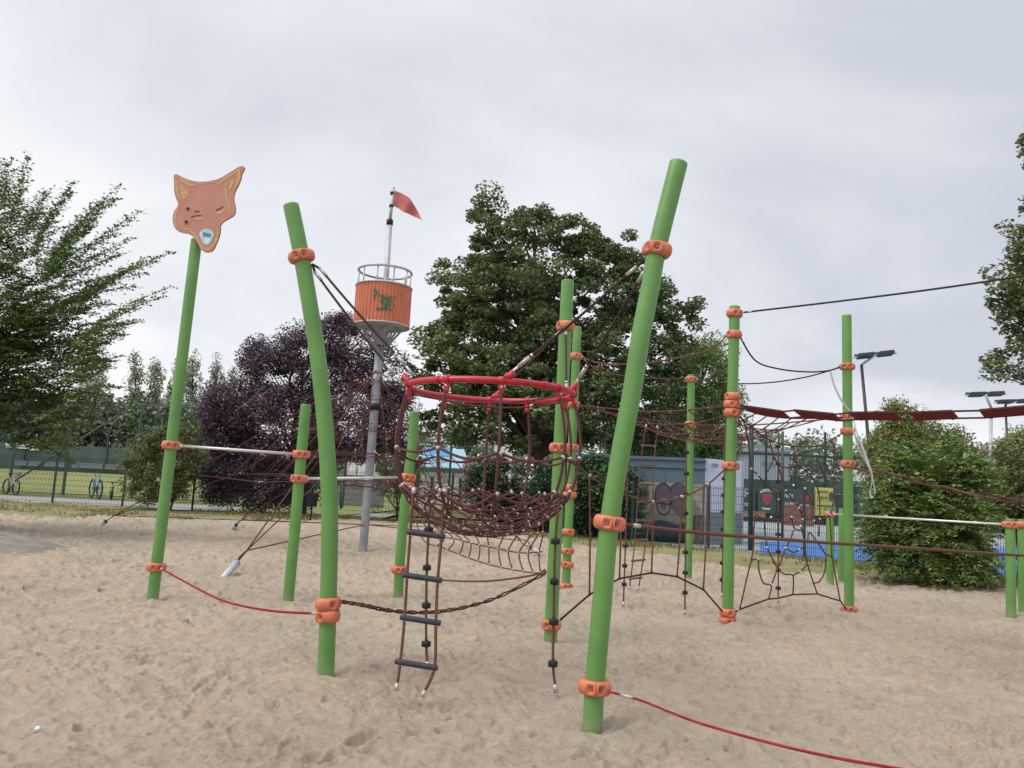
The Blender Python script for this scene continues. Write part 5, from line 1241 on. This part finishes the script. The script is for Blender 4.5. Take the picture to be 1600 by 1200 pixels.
panel_on(k1, k2, .05, kn_.length - .05, 0, KZ(800, 1101), .012, M['plinth'], 'plinth', root, .02)
hk = k1 + un * .35 + V((0, 0, KZ(724, 1101))); b = MB(); nn2 = V((un.y, -un.x, 0)); b.tube([hk, hk + nn2 * .10], .03, 8, 0); b.box(hk + nn2 * .14 - V((0, 0, .05)), (.14, .12, .12), None, 0); b.build('wall_lamp', M['plinth'], root)
# abstract spray shapes on the lower wall
M['g_purple'] = mat('purple_brown_spray', (.13, .075, .105), rough=.6, var=.15); M['g_dark'] = mat('dark_spray', (.035, .025, .045), rough=.6); M['g_grey'] = mat('grey_spray', (.21, .19, .17), rough=.6); M['g_navy'] = mat('navy_spray', (.03, .03, .085), rough=.6)
def KP(px, py, off): 
    n = kdn.cross(V((0, 0, 1))); d = ray(px, py); base = k0 + knn * off; return CAM + d * ((base - CAM).dot(knn) / d.dot(knn))
def spray(pts, m, off, name='graffiti'):
    b = MB(); P = [KP(x, y, off) for x, y in pts]; b.prism(P, -knn * .003); return b.build(name, m, root)
def oval(cx, cy, rx, ry, n=26, a0=0, a1=2 * math.pi): return [(cx + rx * math.cos(a0 + (a1 - a0) * i / n), cy + ry * math.sin(a0 + (a1 - a0) * i / n)) for i in range(n)]
spray([(1020, 775), (1012, 800), (1014, 822), (1050, 828), (1092, 828), (1094, 795), (1080, 775)], M['g_grey'], .028)
spray(oval(1036, 774, 14, 20), M['g_dark'], .032); spray(oval(1060, 774, 16, 20), M['g_dark'], .0325)
spray(oval(1036, 774, 11.5, 17), M['g_purple'], .036); spray(oval(1061, 773, 13, 17), M['g_purple'], .0365)
spray([(1052, 780), (1076, 785), (1076, 812), (1060, 806), (1050, 794)], M['g_purple'], .040)
spray(oval(1037, 791, 11, 14), M['g_dark'], .041); spray(oval(1037, 790, 9.5, 12.5), M['g_grey'], .044); spray(oval(1037, 789, 5, 8), M['g_purple'], .047)
spray([(1013, 820), (1030, 812), (1060, 820), (1078, 812), (1092, 816), (1092, 828), (1030, 832), (1013, 828)], M['g_navy'], .043)
spray(oval(1008, 770, 5, 9), M['g_purple'], .041); spray([(1024, 781), (1038, 786), (1050, 786), (1050, 789), (1036, 789), (1022, 784)], M['g_dark'], .050)
spray(oval(1056, 778, 3, 4), M['g_grey'], .050)
# second container part with a blue top, seen left through the leaves
far_box('blue_cabin', 905, 958, 712, 815, 28, M['cont'], 'blue grey cabin seen through the leaves left of the graffiti container', 'cabin', 2.4, z0=0)
# dark heap in front of the container and brown stub post
b = MB(); tb_ = G(1032, 846)
M['navycloth'] = mat('navy_cover', (.018, .02, .045), rough=.7, var=.3, vscale=5)
for i in range(9):
    a = i * .7; b.ball(tb_ + V((.19 * (i - 4), .12 * math.sin(a), .20 + .05 * math.sin(a * 2))), .24, 0, 12, 8, (1.1, 1.0, .9))
tag(b.build('covered_heap', M['navycloth'], loc=tb_), 'low navy covered heap lying in front of the graffiti container', 'heap')
b = MB(); sb = G(1089, 850); b.beam(sb, A(1089, 806, sb.y), .26, .12, 0); b.beam(A(1082, 806, sb.y - .02), A(1096, 806, sb.y - .02), .16, .07, 0)
tag(b.build('wooden_stub', M['wood'], loc=sb), 'short brown wooden stub standing before the container beside the fence', 'stub post')

# big steel posts of the court fence and its banners
Yg = 50
def stand(px, y_top, Y, w, m, label, z0=0, name='fence_post'):
    p = A(px, y_top, Y); b = MB(); b.tube([V((p.x, Y, z0 - .1)), p], w, 12, 0); o = b.build(name, m, loc=(p.x, Y, z0)); tag(o, label, 'post', 'thin steel posts round the court'); return o
stand(1174, 662, 23, .075, M['fence'], 'thick dark steel post rising beside the stacked collar post')
stand(1223, 674, 30, .05, M['fence_l'], 'thin steel post of the court fence right of the thick dark one')
M['netting'] = mat('dark_net_cloth', (.085, .13, .12), rough=.8, var=.3, vscale=1)
gx0, gx1 = A(1150, 760, Yg).x, A(1800, 760, Yg).x; zt_ = A(1250, 712, Yg).z
root = empty('court_fence', V(((gx0 + gx1) / 2, Yg, 0))); tag(root, 'high dark green court fence with rails, carrying the banners', 'ball fence', 'tall ball fences')
n = 14
for i in range(n + 1):
    x = gx0 + (gx1 - gx0) * i / n; b = MB(); b.beam((x, Yg, -.1), (x, Yg, zt_ + (1.6 if i % 2 else .05)), .12, .12); b.build('post', M['fence'], root)
for z in (zt_, zt_ * .72, zt_ * .46): b = MB(); b.beam((gx0, Yg, z), (gx1, Yg, z), .06, .16 if z == zt_ else .06); b.build('rail', M['fence'] if z == zt_ else M['ltgrey'], root)
V_ = []
for j in range(int((gx1 - gx0) / .11)):
    x = gx0 + j * .11; V_ += [(x, Yg - .05, 0), (x + .035, Yg - .05, 0), (x + .035, Yg - .05, zt_), (x, Yg - .05, zt_)]
npmesh('wire_net', np.array(V_), 4, M['fence_l'], parent=root)
b = MB(); b.box(((gx0 + gx1) / 2, Yg + .1, 1.35), (gx1 - gx0, .05, 2.7), None, 0); b.build('wind_screen', M['netting'], root)
def mtext(body, size, loc, rot, m, name, parent=None, ext=.004, width=1.0):
    cu = bpy.data.curves.new(name + '_c', 'FONT'); cu.body = body; cu.size = size; cu.extrude = ext; cu.align_x = 'CENTER'; cu.align_y = 'CENTER'
    ob = bpy.data.objects.new(name + '_c', cu); COL.objects.link(ob); bpy.context.view_layer.update()
    me = bpy.data.meshes.new_from_object(ob.evaluated_get(bpy.context.evaluated_depsgraph_get())); bpy.data.objects.remove(ob)
    me.materials.clear(); me.materials.append(m); o = bpy.data.objects.new(name, me); COL.objects.link(o)
    if parent is not None: o.parent = parent; loc = V(loc) - gloc(parent)
    o.location = loc; o.rotation_euler = rot; o.scale = (width, 1, 1); return o
M['ink_w'] = mat('white_print', (.62, .64, .66), rough=.6); M['ban_d'] = mat('dark_banner', (.075, .085, .09), rough=.7, var=.2, vscale=2)
M['ban_g'] = mat('dark_green_banner', (.06, .10, .085), rough=.7, var=.2); M['red_p'] = mat('faded_red_print', (.38, .07, .085), rough=.6); M['yel'] = mat('yellow_poster', (.52, .50, .13), rough=.6, var=.1)
M['brick_p'] = mat('brick_red_panel', (.27, .12, .11), rough=.8, var=.25, vscale=3); M['grn_p'] = mat('bright_green_panel', (.12, .42, .12), rough=.6); M['ochre'] = mat('ochre_panel', (.36, .21, .11), rough=.7)
FZ = R_(90)
def banner(px0, px1, pt, pb, m, label, Y=49.7):
    p, q = A(px0, (pt + pb) / 2, Y), A(px1, (pt + pb) / 2, Y); z1, z0 = A((px0 + px1) / 2, pt, Y).z, A((px0 + px1) / 2, pb, Y).z
    root = empty('banner', V(((p.x + q.x) / 2, Y, z0))); tag(root, label, 'banner', 'banners on the court fence')
    b = MB(); b.box(((p.x + q.x) / 2, Y, (z0 + z1) / 2), (q.x - p.x, .03, z1 - z0), None, 0); b.build('cloth', m, root); return root
def on(px, py, Y=49.7): return A(px, py, Y - .03)
bn = banner(1151, 1180, 758, 802, M['ban_d'], 'dark banner with white letters right of the white container wall')
mtext('ER', .80, on(1163, 771), (FZ, 0, 0), M['ink_w'], 'letters', bn); mtext('ube', .46, on(1162, 787), (FZ, 0, 0), M['ink_w'], 'letters', bn)
bn = banner(1184, 1212, 762, 802, M['ban_g'], 'green banner with a white arch over a red shield')
def flat(pts, m, parent, off, name, Y=49.7):
    b = MB(); P = [A(x, y, Y - off) for x, y in pts]; b.prism(P, (0, .004, 0)); return b.build(name, m, parent)
flat([(1188 + 10 * (1 - math.cos(a)), 769 - 5 * math.sin(a)) for a in np.linspace(0, math.pi, 12)] + [(1207 - 9 * (1 - math.cos(a)), 771 - 3 * math.sin(a)) for a in np.linspace(0, math.pi, 12)], M['ink_w'], bn, .03, 'arch')
flat([(1190, 771), (1206, 772), (1205, 782), (1198, 791), (1191, 781)], M['red_p'], bn, .034, 'shield'); flat([(1189, 793), (1205, 794), (1202, 797), (1192, 796)], M['ink_w'], bn, .03, 'scroll')
bn = banner(1222, 1270, 764, 806, M['ban_d'], 'grey banner with pale lettering and a red crest')
scribble = lambda x0, x1, y, h, m, par, Y=49.7, n=6: [flat([(x, y - h), (x + (x1 - x0) / n * .62, y - h * .8), (x + (x1 - x0) / n * .55, y + h), (x + .3, y + h * .7)], m, par, .034, 'lettering', Y) for x in np.linspace(x0, x1, n, endpoint=False)]
scribble(1226, 1240, 775, 3.2, M['ink_w'], bn); scribble(1227, 1246, 787, 2.2, M['ink_w'], bn, n=8); scribble(1250, 1266, 790, 1.8, M['ink_w'], bn, n=7)
flat([(1254, 774), (1264, 775), (1263, 783), (1258, 786), (1253, 782)], M['red_p'], bn, .034, 'crest')
bn = banner(1273, 1304, 762, 806, M['yel'], 'yellow banner with dark lettering and a dark round emblem at its side')
scribble(1280, 1294, 768, 1.5, M['ban_g'], bn, n=6); scribble(1277, 1294, 778, 2.4, M['ban_g'], bn, n=7); flat([(1276, 789), (1303, 790), (1303, 792), (1276, 791)], M['ban_g'], bn, .034, 'line')
flat([(1299 + 4 * math.cos(a), 776 + 7 * math.sin(a)) for a in np.linspace(0, 2 * math.pi, 16)[:-1]], M['ban_d'], bn, .036, 'emblem')
far_box('brick_panel', 1222, 1272, 790, 812, 46, M['brick_p'], 'brick red low wall panel under the grey banner', 'wall panel', .1, z0=0)
far_box('green_board', 1288, 1306, 792, 802, 47, M['grn_p'], 'small bright green board below the yellow banner', 'board', .1)
far_box('ochre_board', 1156, 1196, 799, 808, 48, M['ochre'], 'low ochre board beneath the dark and green banners', 'board', .1)
far_box('light_barrier', 1330, 1372, 735, 752, 40, M['white'], 'pale board seen between the strap post and the feathery bush', 'board', .1)
# buildings behind
def building(px0, px1, pt, Y, m, label, win=None, depth=10, roof=None):
    p, q = A(px0, 740, Y), A(px1, 740, Y); z1 = A((px0 + px1) / 2, pt, Y).z
    root = empty('building', V(((p.x + q.x) / 2, Y, 0))); tag(root, label, 'building'); b = MB()
    b.box(((p.x + q.x) / 2, Y + depth / 2, z1 / 2), (q.x - p.x, depth, z1), None, 0); b.build('wall', m, root)
    b = MB(); b.box(((p.x + q.x) / 2, Y + depth / 2, z1 + .15), (q.x - p.x + .6, depth + .6, .3), None, 0); b.build('roof', roof or M['plinth'], root)
    for (a, c, d, e) in (win or []):
        b = MB(); P0, P1 = A(a, c, Y), A(d, e, Y); b.box(((P0.x + P1.x) / 2, Y - .03, (P0.z + P1.z) / 2), (abs(P1.x - P0.x), .08, abs(P0.z - P1.z)), None, 0); b.build('window', M['board'], root)
    return root
building(1142, 1190, 699, 88, M['white'], 'white flat building between the stacked collar post and the thick dark post', [(1150, 716, 1172, 722)])
building(1186, 1232, 706, 75, mat('pale_blue_hall', (.34, .38, .44), rough=.6), 'low pale blue grey hall behind the court fence', [(1190, 722, 1210, 728)])
building(1520, 1553, 706, 85, mat('brown_wall', (.16, .12, .11), rough=.8), 'low brown roofed building seen between the lamp mast and the shrubs')
# stalls behind the basket
M['skyblue'] = mat('sky_blue_canvas', (.08, .33, .60), rough=.7, var=.1); M['paleblue'] = mat('pale_blue_canvas', (.30, .50, .58), rough=.7, var=.1); M['pink'] = mat('pink_panel', (.58, .22, .44), rough=.6, var=.12, vscale=2); M['pink2'] = mat('dark_pink_print', (.34, .05, .26), rough=.6)
Ys = 44
def stall():
    p0, p1 = A(655, 760, Ys), A(760, 760, Ys); root = empty('market_stall', V(((p0.x + p1.x) / 2, Ys, 0))); tag(root, 'white market stall with a blue slanting awning seen through the net basket', 'stall')
    zc, zb2, zt2 = A(700, 731, Ys).z, 0, A(700, 700, Ys + 1).z
    b = MB(); b.box(((p0.x + p1.x) / 2, Ys + 1.5, zc / 2), (p1.x - p0.x, 3, zc), None, 0); b.build('wall', M['white'], root)
    b = MB(); a, c = V((p0.x, Ys - .3, zc)), V((p1.x - .9, Ys - .3, zc)); e, f = V((p1.x - 1.5, Ys + 1.8, zt2)), V((p0.x, Ys + 1.8, zt2)); b.quad(a, c, e, f); b.quad(*[v - V((0, 0, .05)) for v in (a, f, e, c)]); b.build('awning', M['paleblue'], root)
    b = MB(); t = V((0, -.02, .02)); b.quad(a.lerp(f, .55) + t, c.lerp(e, .55).lerp(a.lerp(f, .55), .35) + t, e.lerp(f, .35) + t, f + t); b.build('awning_patch', M['skyblue'], root)
    panel_on(p0, p1, 0, (p1 - p0).length, zc - .28, zc - .08, .06, M['plinth'], 'fascia', root, .04)
    for u in (.35, 1.95, 2.3): panel_on(p0, p1, u + .3, u + .42, .4, zc - .55, .05, M['black'], 'counter_post', root, .05)
    return root
stall()
def signboard(px0, px1, pt, pb, Y, label):
    p, q = A(px0, (pt + pb) / 2, Y), A(px1, (pt + pb) / 2, Y); z1, z0 = A((px0 + px1) / 2, pt, Y).z, A((px0 + px1) / 2, pb, Y).z
    root = empty('pink_sign', V(((p.x + q.x) / 2, Y, 0))); tag(root, label, 'sign', 'pink signs behind the basket')
    b = MB(); b.box(((p.x + q.x) / 2, Y, (z0 + z1) / 2), (q.x - p.x, .06, z1 - z0), None, 0); b.build('panel', M['pink'], root)
    for x in (p.x + .06, q.x - .06): b = MB(); b.beam((x, Y + .05, -.1), (x, Y + .05, z1), .05, .05); b.build('leg', M['ltgrey'], root)
    return root, V(((p.x + q.x) / 2, Y - .04, (z0 + z1) / 2))
s1, c1 = signboard(723, 736, 717, 736, 42, 'small pink sign with a white framed letter, left one behind the basket'); mtext('O', .62, c1 + V((0, 0, .12)), (FZ, 0, 0), M['ink_w'], 'letter', s1)
s2, c2 = signboard(768, 789, 710, 727, 42, 'wide pink sign with purple lettering, right one behind the basket'); scribble(771, 786, 720, 2.2, M['pink2'], s2, 41.96, 5)
far_box('white_tent', 772, 800, 697, 716, 50, M['white'], 'white tent wall above the wide pink sign', 'tent', 3, z0=0)
# white van, wall and lawn between the bowed post and the mast
far_box('white_cabin', 541, 574, 722, 748, 55, M['white'], 'white cabin left of the grey mast above the low grey wall', 'cabin', 3, z0=0)
far_box('white_box', 580, 592, 738, 750, 50, M['white'], 'small white box right of the grey mast', 'box', 1.5, z0=0)
far_box('grey_wall', 520, 600, 742, 765, 43, M['plinth'], 'low grey wall behind the light lawn near the mast', 'wall', .3, z0=-.1)
bench = empty('goal_frame', A(530, 780, 38)); tag(bench, 'small dark green metal frame standing on the lawn near the bowed post', 'frame')
f0, f1 = A(533, 782, 38), A(533, 752, 38); f0.z = -.05
for (a, c) in ((f0, f1), (f1, f1 + V((-.8, .3, 0))), (f0 + V((-.8, .3, 0)), f1 + V((-.8, .3, 0)))): b = MB(); b.tube([a, c], .05, 8, 0); b.build('tube', M['fence_l'], bench)
sheet('lawn', [(A(480, 770, 41).x, 30), (A(620, 770, 41).x - 1, 30), (A(640, 770, 43).x, 43), (A(440, 770, 43).x, 43)], .0, M['field'])
b = MB(); lb = V((A(487, 790, 26.5).x, 26.5, .05)); b.lathe([(.16, .45), (.20, .88), (.215, .90), (.20, .91), (.17, .90), (.14, .50)], Matrix.Translation(lb), 20, 0); b.tube([lb, lb + V((0, 0, .5))], .03, 8, 0)
tag(b.build('litter_bin', M['black'], loc=lb), 'black litter bin in front of the purple tree beside the bowed post', 'litter bin')

# floodlights
M['lamp'] = mat('anthracite_lamp', (.045, .05, .06), rough=.45, metal=.4)
def flood(px_top, py_top, px_b, py_b, Y, label, head_l, head_r, col=None, r=.07):
    top, low = A(px_top, py_top, Y), A(px_b, py_b, Y); d = (low - top); base = top + d * (top.z / (top.z - low.z)); base.z = 0
    root = empty('floodlight', base); tag(root, label, 'floodlight', 'floodlight masts of the court')
    b = MB(); b.tube([base - V((0, 0, .1)), top], [r * 1.2, r], 12, 0); b.build('mast', col or M['lamp'], root)
    hx = A((head_l[0] + head_r[0]) / 2, (head_l[1] + head_r[1]) / 2, Y); b = MB(); b.tube([top, hx], r * .85, 10, 0); b.tube([A(*head_l, Y), A(*head_r, Y)], .035, 8, 0); b.build('arm', M['ltgrey'], root)
    for (u0, u1) in ((.08, .42), (.55, .88)):
        a = A(*head_l, Y).lerp(A(*head_r, Y), u0); c = A(*head_l, Y).lerp(A(*head_r, Y), u1); m_ = (a + c) / 2; L_ = (c - a).length; dd_ = (c - a).normalized()
        X_ = dd_; Yv_ = V((0, 1, 0)); Z_ = X_.cross(Yv_).normalized(); Mx = Matrix((X_, Z_.cross(X_), Z_)).transposed()
        b = MB(); b.box(m_ + V((0, -.12, .02)), (L_, .40, .14), Mx @ Matrix.Rotation(R_(-14), 3, 'X'), 0); b.box(m_ + V((0, .22, .10)), (L_ * .8, .30, .12), Mx @ Matrix.Rotation(R_(14), 3, 'X'), 0); h = b.build('lamp_head', M['lamp'], root)
        for k in range(6):
            c_ = a.lerp(c, (k + .5) / 6); b = MB(); b.box(c_ + V((0, -.12, .10)), (.012, .34, .05), Mx @ Matrix.Rotation(R_(-14), 3, 'X'), 0); b.build('fin', M['ltgrey'], h)
    return root
flood(1346, 570, 1360, 720, 34, 'dark floodlight mast leaning slightly left right beside the strap post', (1333, 559), (1401, 552), r=.065)
flood(1549, 638, 1547, 720, 38, 'grey floodlight mast rising from behind the feathery bush', (1508, 618), (1572, 616), M['ltgrey'], r=.075)
flood(1571, 632, 1575, 720, 44, 'thinner dark floodlight mast with its lamps half hidden by the red mats', (1553, 629), (1618, 627), r=.06)

# bicycles by the path
def bicycle(c, ang, col, label, s=1.0, basket=False):
    root = empty('bicycle', c); tag(root, label, 'bicycle', 'bicycles parked by the pitch'); cm = mat('bike_' + label.split()[0], col, rough=.35)
    d = V((math.cos(ang), math.sin(ang), 0)); u = V((0, 0, 1)); sd = V((-d.y, d.x, 0)); R = .34 * s; W = [c + d * -.52 * s + u * R, c + d * .52 * s + u * R]
    for w in W:
        b = MB(); b.tube([w + (d * math.cos(a) + u * math.sin(a)) * R for a in [2 * math.pi * i / 28 for i in range(28)]], .036, 8, 0, closed=True); wh = b.build('wheel', M['black'], root)
        b = MB()
        for k in range(8): a = math.pi * k / 8; e = (d * math.cos(a) + u * math.sin(a)) * R * .95; b.tube([w - e, w + e], .003, 4, 0)
        b.tube([w - sd * .05, w + sd * .05], .02, 8, 0); b.build('spokes', M['ltgrey'], wh)
    bb_ = c + d * -.08 * s + u * .30 * s; st_ = c + d * -.25 * s + u * .82 * s; hd = c + d * .34 * s + u * .80 * s; hl = c + d * .38 * s + u * .62 * s
    b = MB()
    for a, e, r in ((bb_, st_, .026), (st_.lerp(bb_, .15), hd, .022), (bb_, hl, .036), (hd, hl, .03), (W[0], bb_, .016), (W[0], st_.lerp(bb_, .2), .014)): b.tube([a, e], r, 8, 0)
    b.build('frame', cm, root)
    b = MB(); b.tube([hl + sd * .05, W[1] + sd * .05], .02, 8, 0); b.tube([hl - sd * .05, W[1] - sd * .05], .02, 8, 0); b.build('fork', cm, root)
    b = MB(); h0 = hd + u * .18 * s - d * .03; b.tube([hd, h0], .018, 8, 0); b.tube([h0 - sd * .30 - d * .08, h0 - sd * .1, h0, h0 + sd * .1, h0 + sd * .30 - d * .08], .015, 8, 0); b.build('handlebar', M['black'], root)
    b = MB(); sp_ = st_ + u * .12 * s; b.tube([st_, sp_], .016, 8, 0); b.ball(sp_ + d * -.03, .07, 0, 10, 6, (1, 1, .45)); b.ball(sp_ + d * .09, .04, 0, 8, 5, (1.4, .7, .5)); b.build('saddle', M['black'], root)
    b = MB(); b.tube([bb_ - sd * .08, bb_ + sd * .08], .015, 6, 0); b.tube([bb_ + sd * .08, bb_ + sd * .08 - u * .16], .012, 6, 0); b.tube([bb_ - sd * .08, bb_ - sd * .08 + u * .16], .012, 6, 0); b.tube([bb_ + sd * .04 + (d * math.cos(a) + u * math.sin(a)) * .09 for a in [2 * math.pi * i / 14 for i in range(14)]], .008, 5, 0, closed=True); b.build('crank', M['black'], root)
    if basket: b = MB(); q = h0 + d * .18 - u * .05; b.lathe([(.12, -.12), (.17, .10), (.18, .11), (.165, .10), (.115, -.11)], Matrix.Translation(q), 16, 0); b.build('basket', M['ltgrey'], root)
by = 37.2
bicycle(V((A(149, 770, by).x, by, -.03)), R_(-48), (.07, .32, .62), 'blue bicycle with dark mudguard parked by the pitch, seen nearly from the front', 1.28)
bicycle(V((A(171, 770, by).x, by + .2, -.03)), R_(-60), (.14, .50, .22), 'green child bicycle parked right beside the blue one', .82)
bicycle(V((A(17, 765, by).x, by, -.03)), R_(-35), (.42, .42, .42), 'silver bicycle with a front basket parked at the far left', 1.0, True)
# white bottle cap on the sand
g = G(59, 1141, .0); g.z = sand_z(g.x, g.y); b = MB(); b.lathe([(.001, .02), (.011, .02), (.014, .017), (.0145, .0), (.012, -.004)], Matrix.Translation(g) @ Matrix.Rotation(.4, 4, 'X'), 18, 0)
tag(b.build('bottle_cap', M['white'], loc=g), 'tiny white bottle cap lying on the sand at the bottom left', 'bottle cap')
# scattered dead leaves and chips on the sand
n = 900; r = np.random.RandomState(77); lx = r.uniform(-9, 10, n); ly = 2.4 + 20 * r.rand(n) ** 1.3
lz = np.array([sand_z(a, c) for a, c in zip(lx, ly)]) + .006; q = leaf_quads(r, np.stack([lx, ly, lz], 1), .022, .6, 2.5)
M['litter'] = mat('brown_litter', (.11, .075, .045), rough=.9, var=.4, vscale=3)
tag(npmesh('leaf_litter', q, 4, M['litter']), 'small brown leaf bits scattered over the sand', 'leaf litter', kind='stuff')
print('faces', sum(len(o.data.polygons) for o in bpy.data.objects if o.type == 'MESH'))
